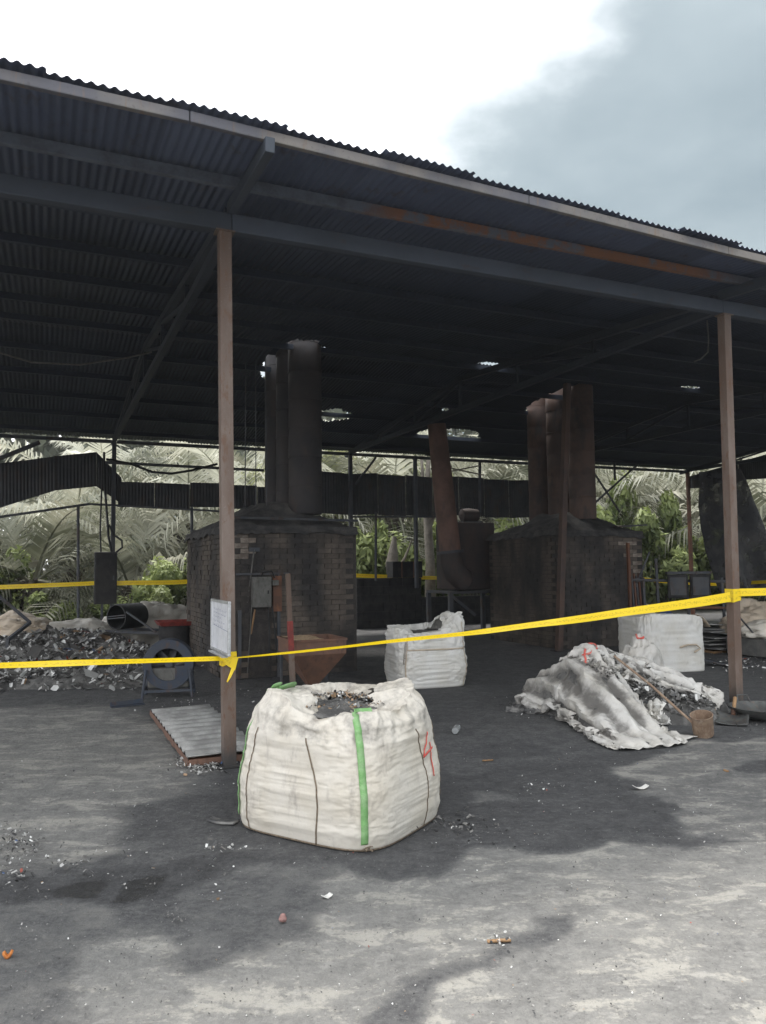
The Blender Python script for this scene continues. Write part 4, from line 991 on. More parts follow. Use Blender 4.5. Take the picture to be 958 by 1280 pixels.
# ------------------------------------------------------------------ heap of crumpled sacks
CAPS = [((1.90, 8.80), (2.17, 8.30), .36, .70, .38, .34), ((2.17, 8.22), (2.26, 7.05), .62, .06, .36, .30), ((2.2, 8.35), (2.9, 8.7), .70, .46, .32, .34),
        ((2.88, 8.7), (3.52, 8.5), .52, .20, .34, .22), ((2.55, 8.25), (3.05, 8.12), .36, .24, .45, .42)]
def hf_heap(x, y):
    z = np.zeros_like(x)
    for p0, p1, h0, h1, r0, r1 in CAPS:
        dx, dy = p1[0] - p0[0], p1[1] - p0[1]; t = np.clip(((x - p0[0]) * dx + (y - p0[1]) * dy) / (dx * dx + dy * dy), 0, 1)
        d = np.hypot(x - p0[0] - t * dx, y - p0[1] - t * dy); h = h0 + (h1 - h0) * t; r = r0 + (r1 - r0) * t
        z = np.maximum(z, h * np.sqrt(np.clip(1 - (d / r) ** 2, 0, 1)))
    return z
xs_, ys_ = np.linspace(1.45, 4.0, 86), np.linspace(6.6, 9.4, 94); XX, YY = np.meshgrid(xs_, ys_); ZZ = hf_heap(XX, YY)
ZZ = np.where(ZZ > 0.0, ZZ - 0.035, -0.03)
for i in range(ZZ.shape[0]):
    for j in range(ZZ.shape[1]):
        if ZZ[i, j] > 0.0: ZZ[i, j] += 0.05 * fbm(XX[i, j] * 7, YY[i, j] * 7, 1.7, 4) 
m = MB(); m.grid([[(XX[i, j], YY[i, j], ZZ[i, j]) for j in range(XX.shape[1])] for i in range(XX.shape[0])])
m.f = [f for f in m.f if max(m.v[i][2] for i in f) > -0.02]
o = m.build('ash_heap', M['ash'], None, smooth=60); tag(o, 'pile of grey ash spilling between the crumpled sacks', 'ash', None, 'stuff')
def crease(P, seed, amp):
    """sharp crumple folds, mostly along the length, pushed out along the cloth normal"""
    n, m = P.shape[:2]; du = np.gradient(P, axis=1); dv = np.gradient(P, axis=0); N_ = np.cross(du, dv); N_ /= np.linalg.norm(N_, axis=-1, keepdims=True) + 1e-9
    N_ *= np.sign(N_[..., 2:3] + 1e-6); D_ = np.zeros((n, m))
    for i in range(n):
        for j in range(m):
            u, v = j / m, i / n; wx_ = .35 * ns(v * 2.2, u * 2.2, seed); tq = ((u - .5) * (5.0 + 2.0 * v) + 1.7 * wx_ + .9 * ns(v * 1.7, seed) + .25 * ns(v * 9, u * 9, seed)) % 1.0; a = 1 - 2.0 * (1 - abs(2 * tq - 1)) ** .8; b = 1 - 2.4 * abs(fbm(u * 9.5 + v * 3.5 + seed, v * 5.0 - u * 3, seed * 1.3, 2))
            c = 1 - 2.4 * abs(ns(u * 17 - v * 9 + seed, v * 15 + u * 6, seed)); D_[i, j] = .62 * a * (.55 + .9 * abs(ns(u * 3 + 5, v * 2.5, seed))) * min(1, (1 - v) * 6) + .17 * b + .12 * c
    P = P + N_ * (D_ * amp)[..., None]; P[..., 2] = np.maximum(P[..., 2], .006); return P, np.clip(.45 - D_, 0, 1)
def sheet(name, label, p0, p1, width, nu, nv, comp, compv, mat, seed, hf=hf_heap, zoff=0.12, ashf=None, steps=150, group=None, skew=0.0, amp=.08):
    p0, p1 = Vector((*p0, 0)), Vector((*p1, 0)); L = (p1 - p0).length; d = (p1 - p0) / L; q = Vector((-d.y, d.x, 0))
    P = np.zeros((nv, nu, 3))
    for i in range(nv):
        for j in range(nu):
            wob = 0.10 * fbm(i * .13 + seed, j * .13, 5, 2)
            p = p0 + d * (L * i / (nv - 1) + wob) + q * (width * (j / (nu - 1) - 0.5) * (1 + 0.18 * ns(i * .12, seed)) + 0.06 * ns(i * .2, j * .2, seed) + skew * i / (nv - 1))
            P[i, j] = (p.x, p.y, 0)
    P[..., 2] = hf(P[..., 0], P[..., 1]) + zoff
    for i in range(nv):
        for j in range(nu): P[i, j, 2] += 0.07 * fbm(i * .035 + seed, j * .24, 2.2, 3)
    P = drape(P, width / (nu - 1) * comp, L / (nv - 1) * compv, hf, steps, seed=seed)
    P, valley = crease(P, seed, amp)
    ash = [ashf(i / (nv - 1), j / (nu - 1)) + 0.80 * valley[i, j] + 0.16 * fbm(i * .09 + seed, j * .09, 3, 3) for i in range(nv) for j in range(nu)] if ashf else [0.1] * (nu * nv)
    o = cloth_obj(name, P, mat, None, ash=ash); return tag(o, label, 'sack', group)
sackA = sheet('crumpled_sack', 'long crumpled ash-stained sack spread flat over the ground at the heap', (1.80, 8.95), (2.42, 6.78), 0.86, 66, 110, 1.45, 1.06, 'bag_dirty', 2,
              ashf=lambda u, v: 0.17 + 0.16 * math.exp(-((v - .40) / .10) ** 2) * (1 if u < .7 else .0) + .22 * math.exp(-((u - .62) / .14) ** 2 - ((v - .68) / .16) ** 2) - (.2 if u > .84 else 0))
sackB = sheet('crumpled_sack', 'pale sack trailing from the heap towards the shovel', (2.35, 8.62), (3.68, 8.42), 0.55, 46, 84, 1.45, 1.08, 'bag_dirty', 5,
              ashf=lambda u, v: 0.12 + (0.45 if v < .25 and u < .7 else 0) - .15 * (u > .75), zoff=0.10)
sackC = sheet('crumpled_sack', 'folded upright sack with a red mark at the top of the heap', (2.02, 8.10), (2.62, 8.50), 0.62, 48, 48, 1.5, 1.25, 'bag_dirty', 8, zoff=0.22,
              ashf=lambda u, v: 0.14 + (.3 if u < .4 and v < .5 else 0))
it = []
for _ in range(1500):
    x, y = rnd.gauss(2.85, .28), rnd.gauss(8.1, .18); z = float(hf_heap(np.array(x), np.array(y)))
    if z > .03: it.append(((x, y, z - .01 + .04 * max(0, fbm(x * 7, y * 7, 1.7, 4))), rnd.uniform(.008, .035), rnd.choice((rnd.uniform(.3, .9), rnd.uniform(.0, .7), .6))))
o = flakes('ash_flakes', it); tag(o, 'loose grey flakes of ash and foil covering the pile between the sacks', 'ash', None, 'stuff')
hf0 = lambda x, y: np.maximum(np.zeros_like(x), 0.22 * np.sqrt(np.clip(1 - ((x - 1.78) / .28) ** 2 - ((y - 8.95) / .3) ** 2, 0, 1)))
plast = sheet('torn_plastic', 'torn dark plastic scrap beside the long crumpled sack', (1.45, 8.75), (1.95, 8.55), 0.5, 40, 40, 1.6, 1.5, 'plastic_dark', 12, hf=hf0, zoff=.15); plast['category'] = 'plastic'
rag = sheet('white_rag', 'small white rag hanging off the ash between the sacks', (2.55, 8.05), (2.72, 7.62), 0.36, 22, 26, 1.2, 1.1, 'bag_clean', 15, zoff=.06, ashf=lambda u, v: 0.0); rag['category'] = 'rag'

def lump(name, label, c, rad, mat, seed, rz=0.0, fold=0.10, group=None, cat='sack', fl=0.25):
    """a soft half-full sack resting on the ground: folds, flattened base"""
    m = MB(); nu, nv = 56, 34; rows = []
    for i in range(nv + 1):
        th = math.pi * i / nv - math.pi / 2; row = []
        for j in range(nu):
            ph = 2 * math.pi * j / nu; d = Vector((math.cos(th) * math.cos(ph), math.cos(th) * math.sin(ph), math.sin(th)))
            f = 1 + fold * 1.6 * fbm(d.x * 1.3 + seed, d.y * 1.3, d.z * 1.3, 2) + fold * 1.5 * (0.35 - abs(fbm(d.x * 2.6 + seed, d.y * 2.6, d.z * 4, 3)))
            p = Vector((d.x * rad[0] * f, d.y * rad[1] * f, d.z * rad[2] * f)); z0 = -rad[2] * (1 - fl)
            p.z = max(p.z, z0 + 0.01 * ns(d.x * 9, d.y * 9)); row.append((p.x, p.y, p.z - z0))
        rows.append(row)
    m.grid(rows, True); o = m.build(name, M[mat], None, smooth=80); set_attr(o, 'ash', [0.05 + 0.3 * fbm(v[0] * 3 + seed, v[1] * 3, v[2] * 3, 3) for v in m.v])
    o.location = c; o.rotation_euler = (0, 0, rz); return tag(o, label, cat, group)
cD = py_(803, 800, 9.45)
sackD = lump('crumpled_sack', 'bunched sack neck with a red loop mark in front of the clean bag', (cD.x, 9.5, 0), (0.24, 0.22, 0.38), 'bag_dirty', 4.2, 0.3, 0.16)
# painted marks found by casting the photo's sight line onto the cloth
dg = None
def marks(obj, polys, w, parent):
    global dg
    bpy.context.view_layer.update(); dg = bpy.context.evaluated_depsgraph_get(); ev = obj.evaluated_get(dg); im = obj.matrix_world.inverted()
    for poly in polys:
        P = []
        for (x0, y0), (x1, y1) in zip(poly[:-1], poly[1:]):
            for k in range(8):
                x, y = x0 + (x1 - x0) * k / 8, y0 + (y1 - y0) * k / 8; o_, d_2 = im @ Vector(CAM_O), (im.to_3x3() @ Vector(ray(x, y))).normalized()
                ok, loc, nr, _ = ev.ray_cast(o_, d_2)
                if ok: P.append((loc, nr if nr.dot(d_2) < 0 else -nr))
        if len(P) < 3: continue
        rows = []
        for i, (c, nr) in enumerate(P):
            t = (P[min(i + 1, len(P) - 1)][0] - P[max(i - 1, 0)][0]).normalized(); sv = t.cross(nr).normalized(); rows.append([c + nr * .012 - sv * w / 2, c + nr * .014, c + nr * .012 + sv * w / 2])
        m = MB(); m.grid(rows); m.build('painted_mark', M['red_paint'], parent, smooth=60, solid=.002)
marks(sackC, [[(733, 832), (731, 818), (734, 806), (742, 804), (746, 810), (738, 815)], [(728, 820), (736, 817), (746, 812)], [(731, 812), (741, 806)]], 0.022, sackC)
marks(sackD, [[(795, 779), (803, 782), (807, 790), (804, 798), (797, 798), (795, 790), (797, 780)]], 0.022, sackD)

# ------------------------------------------------------------------ ladle, shovel, pan, bottle
c = pz(880, 921)
lad = thing('ladle', 'long-handled dusty metal ladle leaning on the crumpled sacks', 'ladle', c)
T = Matrix.Rotation(R(14), 3, 'X') @ Matrix.Rotation(R(-10), 3, 'Y')
MB().lathe([(0.001, 0.0), (0.086, 0.0), (0.090, 0.01), (0.098, 0.19), (0.102, 0.195), (0.094, 0.195), (0.086, 0.02), (0.001, 0.018)], 28, (0, 0, 0.022), M=T).build('cup', M['cup'], lad, smooth=40)
hE = py_(768, 820, 8.05) - c
MB().tube([T @ Vector((-0.088, 0.0, 0.16)), T @ Vector((-0.088, 0, 0.16)) * 0.5 + hE * 0.5 + Vector((0, 0, .02)), hE], 0.012, 8).build('handle', M['cup'], lad, smooth=60)
c = pz(916, 904); sh = thing('shovel', 'worn flat shovel with a short wooden handle beside the iron pan', 'shovel', c, R(-28))
rows_ = [[((j / 8 - .5) * .30, (i / 8 - .5) * .30, 0.012 + 0.05 * (abs(j / 8 - .5) * 2) ** 2.5 * (0.3 + i / 10) + 0.05 * (i / 8) ** 2) for j in range(9)] for i in range(9)]
m = MB(); m.grid(rows_); m.build('blade', M['iron_pan'], sh, smooth=60, solid=.005)
MB().tube([(0, .13, .05), (0.0, .20, .10)], .022, 10).build('socket', M['rusty'], sh, smooth=50); MB().tube([(0, .18, .085), (0.01, .33, .20)], .019, 10).build('handle', M['wood'], sh, smooth=50)
c = pz(960, 902); pan = thing('iron_pan', 'round iron wok pan with wire loop handles by the second post', 'pan', (c.x + .02, c.y + .12, 0))
pr = [(0.001, 0.012), (0.12, 0.02), (0.22, 0.05), (0.30, 0.105), (0.325, 0.13), (0.335, 0.128), (0.31, 0.095), (0.23, 0.038), (0.12, 0.004), (0.001, 0.0)]
MB().lathe(pr, 36).build('bowl', M['iron_pan'], pan, smooth=50)
for a_ in (R(100), R(-80)):
    d_ = Vector((math.cos(a_), math.sin(a_), 0)); s_ = Vector((-d_.y, d_.x, 0))
    MB().tube([d_ * .31 + s_ * .07 + Vector((0, 0, .12)), d_ * .34 + s_ * .06 + Vector((0, 0, .19)), d_ * .345 - s_ * .06 + Vector((0, 0, .19)), d_ * .31 - s_ * .07 + Vector((0, 0, .12))], .008, 8).build('loop_handle', M['iron_pan'], pan, smooth=60)
def bottle_mat():
    q = NT('clear_dusty_plastic'); q.out((0.55, 0.57, 0.57), 0.25, 0, q.bump(q.noise(30, 3), .3, .01)); q.b.inputs['Transmission Weight'].default_value = 0.6; return q.m
M['bottle'] = bottle_mat()
c = pz(571, 916); bt = thing('plastic_bottle', 'small crushed clear plastic bottle lying on the sooty ground', 'bottle', (c.x, c.y, 0.036), R(75))
MB().lathe([(0.001, -.09), (.03, -.088), (.034, -.07), (.03, -.03), (.034, 0.0), (.033, .04), (.022, .075), (.012, .09), (.012, .105)], 18, M=Matrix.Rotation(R(90), 3, 'Y')).build('bottle_body', M['bottle'], bt, smooth=50)
MB().lathe([(.001, .106), (.0145, .106), (.0145, .124), (.001, .125)], 14, M=Matrix.Rotation(R(90), 3, 'Y')).build('cap', M['board_white'], bt, smooth=50)

# ------------------------------------------------------------------ whiteboard and tapes
wb = shed_thing('whiteboard', 'small white board with faint handwriting fixed to the front post', 'whiteboard', -0.080, -0.36, 0)
WL, wz0, wz1 = 0.66, 0.925, 1.325
MB().box((0, WL / 2, (wz0 + wz1) / 2), (0.012, WL, wz1 - wz0)).build('panel', M['board_white'], wb)
for (y, z, dy, dz) in ((WL / 2, wz0, WL + .02, .022), (WL / 2, wz1, WL + .02, .022), (0, (wz0 + wz1) / 2, .022, wz1 - wz0 - .023), (WL, (wz0 + wz1) / 2, .022, wz1 - wz0 - .023)):
    MB().box((-0.002, y, z), (0.024, dy, dz)).build('frame', M['board_frame'], wb, bevel=.004)
MB().box((-.02, WL * .5, wz0 - .02), (.05, WL * .8, .012)).build('pen_tray', M['board_frame'], wb)
m = MB(); rr_ = random.Random(5)
for r in range(5):
    z = wz1 - .06 - r * .032; y = .06 + rr_.uniform(0, .05)
    while y < WL * rr_.uniform(.6, .85):
        L_ = rr_.uniform(.03, .09); k = 9; row = []
        P = [(-.0075, WL - (y + L_ * i / k), z + .008 * math.sin(i * rr_.uniform(1.2, 2.6)) - .02 * (y / WL)) for i in range(k + 1)]
        m.grid([[(p[0], p[1], p[2] - .0018) for p in P], [(p[0], p[1], p[2] + .0018) for p in P]]); y += L_ + .02
m.grid([[(-.0075, .03, wz1 - .225), (-.0075, WL - .08, wz1 - .20)], [(-.0075, .03, wz1 - .221), (-.0075, WL - .08, wz1 - .196)]])
m.build('handwriting', M['ink'], wb)

def tape(label, A, B, sag, w0, w1, tw0, tw1, group=None, n=60, wrap=None, seed=0):
    """caution tape strip: A to B, width w0..w1, twist tw (0 = upright face)"""
    A, B = Vector(A), Vector(B); o = thing('caution_tape', label, 'tape', A, 0, group); L = (B - A).length; d = (B - A) / L
    side = d.cross(Vector((0, 0, 1))).normalized(); rows = []
    for i in range(n + 1):
        t = i / n; c = (B - A) * t - Vector((0, 0, sag * 4 * t * (1 - t))) + Vector((0, 0, .010 * ns(t * L * 1.1, seed)))
        w = w0 + (w1 - w0) * t; a_ = -(tw0 + (tw1 - tw0) * t) + .4 * ns(t * L * 1.3, seed + 3); u_ = Vector((0, 0, 1)) * math.cos(a_) + side * math.sin(a_)
        rows.append([c - u_ * w / 2, c - u_ * w * .17, c + u_ * w * .17 + side * .002, c + u_ * w / 2])
    m = MB(); m.grid(rows); ob = m.build('strip', M['tape'], o, smooth=60)
    uv = ob.data.uv_layers.new(name='UVMap'); vv = (0, .33, .67, 1)
    for lp in ob.data.loops:
        k = lp.vertex_index; uv.data[lp.index].uv = (k // 4 / n * L, vv[k % 4])
    return o
G = 'yellow caution tape spans'
k1 = Vector(pt(279, 823, -0.056)); zk = k1[2]
t1_ = tape('yellow caution tape tied to the front post below the whiteboard, running away from the bags', S(-5.5, -.06, 1.02), S(-0.06, -.062, zk), 0.0, .055, .05, .5, .9, seed=1)
e2 = pt(915, 746, -.062)
t2_ = tape('yellow caution tape stretched between the two front posts', S(0.06, -.062, zk), S(e2[0] - .02, -.062, e2[2]), .035, .02, .105, 1.2, .05, seed=2)
t3_ = tape('yellow caution tape leaving the second front post, away from the furnaces', S(BAY + .055, -.064, e2[2] + .045), S(2 * BAY, -.06, e2[2] + .12), .03, .085, .085, .1, .2, seed=3)
def wrap(par, s, z0, z1, tilt=0.0, r=.0565, name='wrap'):
    m = MB(); L = par.location; ring = []
    for (i, j) in ((-1, -1), (1, -1), (1, 1), (-1, 1)): ring.append((i * r, j * r))
    m.grid([[tuple(S(s + x, y, z0 + tilt * x) - L) for x, y in ring], [tuple(S(s + x, y, z1 + tilt * x) - L) for x, y in ring]], True)
    ob = m.build(name, M['tape'], par); uv = ob.data.uv_layers.new(name='UVMap')
    for lp in ob.data.loops: uv.data[lp.index].uv = ((lp.vertex_index % 4) * .1, lp.vertex_index // 4)
wrap(t1_, -.011, zk - .015, zk + .05); wrap(t2_, -.011, zk - .045, zk + .02, .35, .0585); wrap(t2_, BAY + .017, e2[2] - .052, e2[2] + .02, .2, .0575); wrap(t3_, BAY + .017, e2[2] + .005, e2[2] + .085, 0, .0595)
m = MB(); L_ = t1_.location   # knot tails at the first post
P = [S(-.10, -.066, zk + .01), S(-.03, -.075, zk - .06), S(.03, -.075, zk - .10), S(.06, -.07, zk + .005)]
m.add([p - L_ for p in P], [(0, 1, 2, 3)]); q_ = [S(.0, -.074, zk - .08), S(.03, -.08, zk - .085), S(-.005, -.085, zk - .15), S(-.03, -.08, zk - .19), S(-.04, -.08, zk - .185)]
m.add([p - L_ for p in q_], [(0, 1, 2, 3, 4)]); ob = m.build('knot_tail', M['tape'], t1_, solid=.003); ob.data.uv_layers.new(name='UVMap')
def rt(x, y, t=11.42): return S(*pt(x, y, t))
tape('yellow caution tape strung behind the rubbish heap to the rear post', rt(-90, 735), rt(118, 729), .02, .09, .09, 0, .2, seed=4)
tape('yellow caution tape between the black electrical cabinet and the furnace', rt(141, 729), rt(330, 722), .03, .10, .10, 0, .1, seed=5)
tape('yellow caution tape across the gap above the low block wall', rt(440, 719, 12.15), rt(640, 724, 12.15), .02, .10, .10, 0, .1, seed=6)
tape('yellow caution tape behind the hung steel panels', rt(745, 710), rt(866, 729), .10, .11, .09, 0, .1, seed=7)
tape('yellow caution tape at the shed corner under the torn net', rt(868, 731), S(3 * BAY, 5.5, 1.3), .04, .09, .09, 0, .1, seed=8)

# ------------------------------------------------------------------ corrugated ramp
a = toS(pz(181, 884, 0.10)); b_ = toS(pz(236, 944, 0.10)); far = toS(pz(250, 876, 0.10))
rw, rl = 0.62, a[1] - b_[1]
ramp = shed_thing('corrugated_ramp', 'low platform of corrugated sheet on a rusty frame beside the front post', 'platform', b_[0], b_[1])
rows_ = []
N = int(rl / .19 * 12)
for i in range(N + 1):
    y = rl * i / N; rows_.append([(x * rw, y, 0.075 + .022 * max(-.55, min(.55, math.cos(2 * math.pi * y / .19))) + .006 * ns(y * 2, x * 3)) for x in (0, .25, .5, .75, 1)])
m = MB(); m.grid(rows_)
m.build('tread_sheet', M['sheet_ramp'] if 'sheet_ramp' in M else two_tone('dusty_zinc', (0.46, 0.455, 0.44), (0.30, 0.295, 0.285), 6, .6, .2, .15), ramp, smooth=60, solid=.003)
rows_ = []
for i in range(40):   # torn rusty side plate
    y = rl * i / 39; cut = 0.01 + 0.035 * max(0, fbm(y * 3.1, 2.2, 0, 3)); rows_.append([(-.006, y, cut), (-.004, y, .066)])
m = MB(); m.grid(rows_); m.build('side_plate', M['hopper'], ramp, solid=.004)
rows_ = []
for i in range(24):
    x = rw * i / 23; cut = .004 + .035 * max(0, fbm(x * 6, 5.2, 0, 3)); rows_.append([(x, -.008, cut), (x, -.005, .062)])
m = MB(); m.grid(rows_); m.build('front_plate', M['hopper'], ramp, solid=.004)
for y in (.06, rl * .33, rl * .66, rl - .06): MB().box((rw / 2, y, .028), (rw - .03, .06, .056)).build('joist', M['rusty'], ramp)
ta, tb = pz(139, 885), pz(180, 880)
o = thing('steel_flat_bar', 'slate blue steel bar lying on the floor by the ramp', 'steel bar', ta); q = tb - ta
m = MB(); m.bar((0, 0, .006), q + Vector((0, 0, .006)), .06, .012); m.build('flange', M['blue_steel'], o); m = MB(); m.bar(Vector((-.02, .03, .035)), q + Vector((-.02, .03, .035)), .01, .05); m.build('web', M['blue_steel'], o)

# ------------------------------------------------------------------ fan blower on stand
c = pz(207, 872); R_ = .305; zc_ = .40
bl = thing('fan_blower', 'round slate blue fan housing on a tubular stand behind the corrugated ramp', 'blower', (c.x, c.y + .15, 0), R(10))
RX = Matrix.Rotation(R(90), 3, 'X')
MB().lathe([(.20, .13), (R_, .13), (R_ + .006, .10), (R_ + .006, -.10), (R_, -.13), (.20, -.13), (.20, -.10), (R_ - .02, -.09), (R_ - .02, .09), (.20, .11), (.20, .13)], 40, (0, 0, zc_), M=RX).build('casing', M['blue_steel'], bl, smooth=40)
MB().box((R_ * .62, 0, zc_ - .12), (R_ * .72, .2, .20)).build('outlet', M['blue_steel'], bl, bevel=.01)
MB().lathe([(.001, -.05), (.05, -.05), (.05, .06), (.001, .065)], 16, (0, 0, zc_), M=RX).build('hub', M['steel_dark'], bl, smooth=40)
for k in range(6):
    a_ = k * math.pi / 3 + .2; d_ = Vector((math.cos(a_), 0, math.sin(a_))); s_ = Vector((-d_.z, 0, d_.x)); m = MB()
    m.grid([[d_ * r2 + s_ * w2 + Vector((0, y2 + .0, zc_)) for (w2, y2) in ((-.045, -.035), (0, 0), (.045, .04))] for r2 in (.05, .12, .2)]); m.build('fan_blade', M['steel_dark'] if k != 5 else M['board_frame'], bl, smooth=60, solid=.004)
MB().lathe([(.001, -.115), (.24, -.118), (R_ - .02, -.12)], 32, (0, .0, zc_), M=RX).build('back_plate', M['soot'], bl, smooth=40)
MB().box((0, .02, zc_ * .5 + .03), (.50, .20, zc_ * .62)).build('scroll_base', M['box_grey'], bl, bevel=.02)
for sx in (-1, 1):
    for y in (-.16, .16): MB().tube([(sx * .30, y * 1.1, 0), (sx * .26, y, zc_ - .05)], .018, 8).build('leg', M['blue_steel'], bl, smooth=50)
    MB().bar((sx * .29, -.17, .10), (sx * .29, .17, .10), .03).build('stand_rail', M['blue_steel'], bl)
for y in (-.17, .17): MB().bar((-.29, y, .085), (.29, y, .085), .03).build('stand_rail', M['blue_steel'], bl)

# drum sieve farther back
c = py_(160, 770, 14.6); zc_ = c.z
dr = thing('drum_sieve', 'black open-ended drum on a low trestle beside the first furnace', 'drum', (c.x, c.y, 0), R(-25))
MB().lathe([(.215, -.30), (.235, -.30), (.24, -.27), (.235, 0), (.24, .27), (.235, .30), (.215, .30), (.21, 0), (.215, -.30)], 32, (0, 0, zc_), M=Matrix.Rotation(R(90), 3, 'X')).build('drum', M['black'], dr, smooth=50)
for y in (-.3, .3):
    for s_ in (1, -1): MB().bar((-.21 * s_, y * 1.001, zc_), (.21 * s_, y * 1.001, zc_ + .04 * s_), .02).build('spoke', M['steel_dark'], dr)
for y in (-.28, .28): MB().bar((-.75, y, zc_ - .27), (1.25, y, zc_ - .27), .05).build('trestle_rail', M['steel_dark'], dr)
for x in (-.7, 1.2):
    for y in (-.28, .28): MB().bar((x, y, 0), (x, y, zc_ - .2955), .045).build('leg', M['steel_dark'], dr)
MB().bar((.25, -.3, zc_ + .1), (.95, -.3, zc_ - .25), .03).build('crank_arm', M['steel_dark'], dr)
c = py_(219, 778, 13.6)
tr = thing('red_tray', 'shallow red metal tray on a dark drum beside the first furnace', 'tray', (c.x, c.y, 0), ANG)
MB().lathe([(.001, 0.0), (.27, 0.0), (.275, .02), (.27, c.z * .5), (.275, c.z - .05), (.001, c.z - .045)], 24).build('drum_base', M['soot'], tr, smooth=40)
m = MB(); m.grid([ringp(.27, c.z - .044), ringp(.32, c.z + .03), ringp(.305, c.z + .03), ringp(.26, c.z - .03)], True); m.f.append((len(m.v) - 4, len(m.v) - 3, len(m.v) - 2, len(m.v) - 1)); m.build('tray_pan', M['red_tray'], tr)

# ------------------------------------------------------------------ rubbish heap on the left with sacks behind
HC = [((-6.2, 11.2), 1.5, 1.3, .30), ((-5.6, 13.2), 1.9, 1.4, .52), ((-4.4, 12.6), 1.0, 1.0, .34), ((-3.6, 10.9), .75, .45, .16), ((-7.6, 12.4), 1.6, 1.6, .5), ((-4.6, 11.0), 1.2, .55, .2)]
def hz(x, y):
    z = 0.0
    for (cx, cy), rx, ry, h in HC: z = max(z, h * max(0, 1 - ((x - cx) / rx) ** 2 - ((y - cy) / ry) ** 2) ** .8)
    return z
rows_ = []
for i in range(70):
    y = 10.2 + 5.0 * i / 69; rows_.append([(-9.2 + 6.4 * j / 90, y, (lambda z, x: z + (.10 * fbm(x * 3, y * 3, 1, 4) if z > .01 else -.03))(hz(-9.2 + 6.4 * j / 90, y), -9.2 + 6.4 * j / 90)) for j in range(91)])
m = MB(); m.grid(rows_); m.f = [f for f in m.f if max(m.v[i][2] for i in f) > -.02]
o = m.build('rubbish_heap', M['ash'], None, smooth=50); tag(o, 'sprawling heap of grey dross and ash on the shed floor', 'rubbish', None, 'stuff')
it = []
while len(it) < 8000:
    x, y = rnd.uniform(-9, -2.9), rnd.uniform(10.2, 14.8); z = hz(x, y)
    if z < .02 and rnd.random() < .85: continue
    front = y < 11.4; cl_ = fbm(x * 1.3, y * 1.3, 9, 3)
    tn = tone_pick(.44 + (.25 if front and cl_ > 0 else .1 * (cl_ > .1))); 
    if -5.4 < x < -4.3 and 11.8 < y < 13.2 and rnd.random() < .10: tn = rnd.uniform(.92, .99)
    elif tn < .3: tn += rnd.choice((0, .25, .4))
    it.append(((x, y, z + .01 + .05 * max(0, fbm(x * 3, y * 3, 1, 4))), abs(rnd.gauss(0, .03)) + .015 + (rnd.uniform(.04, .11) if rnd.random() < .05 else 0), tn))
o = flakes('scrap_litter', it, fs=.8); tag(o, 'countless foil, slag and plastic scraps covering the rubbish heap', 'scrap', None, 'stuff')
def sackpx(label, x, y, Y, rad, mat, seed, rz=0, fold=.12): 
    c = py_(x, y, Y); z = max(0.0, hz(c.x, c.y) - .06); return lump('filled_sack', label, (c.x, c.y, z if z > .02 else 0), rad, mat, seed, rz, fold, 'sacks beyond the rubbish heap')
sackpx('tan sack slumped highest at the end of the rubbish heap', 22, 775, 14.7, (.62, .5, .44), 'sack_tan', 1.1, .3)
sackpx('flattened tan sack with torn cloth under the highest sack', 25, 795, 13.6, (.55, .4, .22), 'sack_tan', 2.7, .1, .2)
sackpx('long grey-beige sack behind the rubbish heap', 100, 775, 14.9, (.85, .5, .36), 'sack_grey', 5.3, -.1)
sackpx('pale sack beside the long grey sack at the rear post', 152, 778, 15.9, (.5, .45, .38), 'bag_dirty', 7.9, .4, .2)
sackpx('crumpled dark grey sack behind the black drum', 205, 770, 15.6, (.75, .5, .52), 'sack_grey', 9.1, .2, .2)
sackpx('pale crumpled sack at the foot of the rear post', 118, 782, 14.9, (.3, .3, .28), 'bag_dirty', 13.9, .4, .2)
# bent strut with plate
A_, B_, C_ = py_(-25, 725, 12.6), py_(38, 778, 12.9), py_(10, 800, 12.4)
o = thing('bent_strut', 'dark bent angle-iron strut sticking out of the rubbish heap', 'strut', (C_.x, C_.y, 0))
cb_ = Vector((C_.x, C_.y, 0)); MB().bar(A_ - cb_, B_ - cb_, .05).build('arm', M['steel_dark'], o); MB().bar(B_ - cb_, C_ - cb_, .05).build('arm', M['steel_dark'], o); MB().bar(Vector((0, 0, 0)), C_ - cb_, .05).build('foot', M['steel_dark'], o)

# ------------------------------------------------------------------ right-hand clutter
rY = 15.2
def rw_(x, y, Y=rY): return py_(x, y, Y)
a = rw_(778, 760); o = thing('rail_rack', 'rusty steel rail rack standing between furnace and second front post', 'rack', (a.x, rY, 0))
aa = Vector((a.x, rY, 0))
for y in (725, 758): MB().tube([rw_(788, y) - aa, rw_(912, y + 2) - aa], .03, 8).build('rail', M['rusty'] if y > 740 else M['steel_dark'], o)
for x in (808, 824, 862, 906): 
    p0 = rw_(x, 757); p1 = rw_(x - 4, 722 if x != 824 else 698); MB().bar(Vector((p0.x, rY, 0)) - aa, p1 - aa, .045).build('upright', M['steel_dark'], o)
MB().bar(rw_(780, 770) - aa, rw_(812, 690) - aa, .03).build('brace', M['steel_dark'], o)
p0, p1 = rw_(832, 718), rw_(886, 747); o = thing('hung_steel_panels', 'two dark square steel panels hung on the rail rack', 'panel', (p0.x, rY - .10, 0)); wd = (p1.x - p0.x)
for k, (u0, u1) in enumerate(((0, .47), (.53, 1))): 
    MB().box((wd * (u0 + u1) / 2, 0, (p0.z + p1.z) / 2), (wd * (u1 - u0), .05, p0.z - p1.z)).build('panel', M['soot'], o, bevel=.008)
    MB().box((wd * (u0 + u1) / 2, -.03, (p0.z + p1.z) / 2), (wd * (u1 - u0) * .8, .012, (p0.z - p1.z) * .75)).build('inset', M['steel_dark'], o)
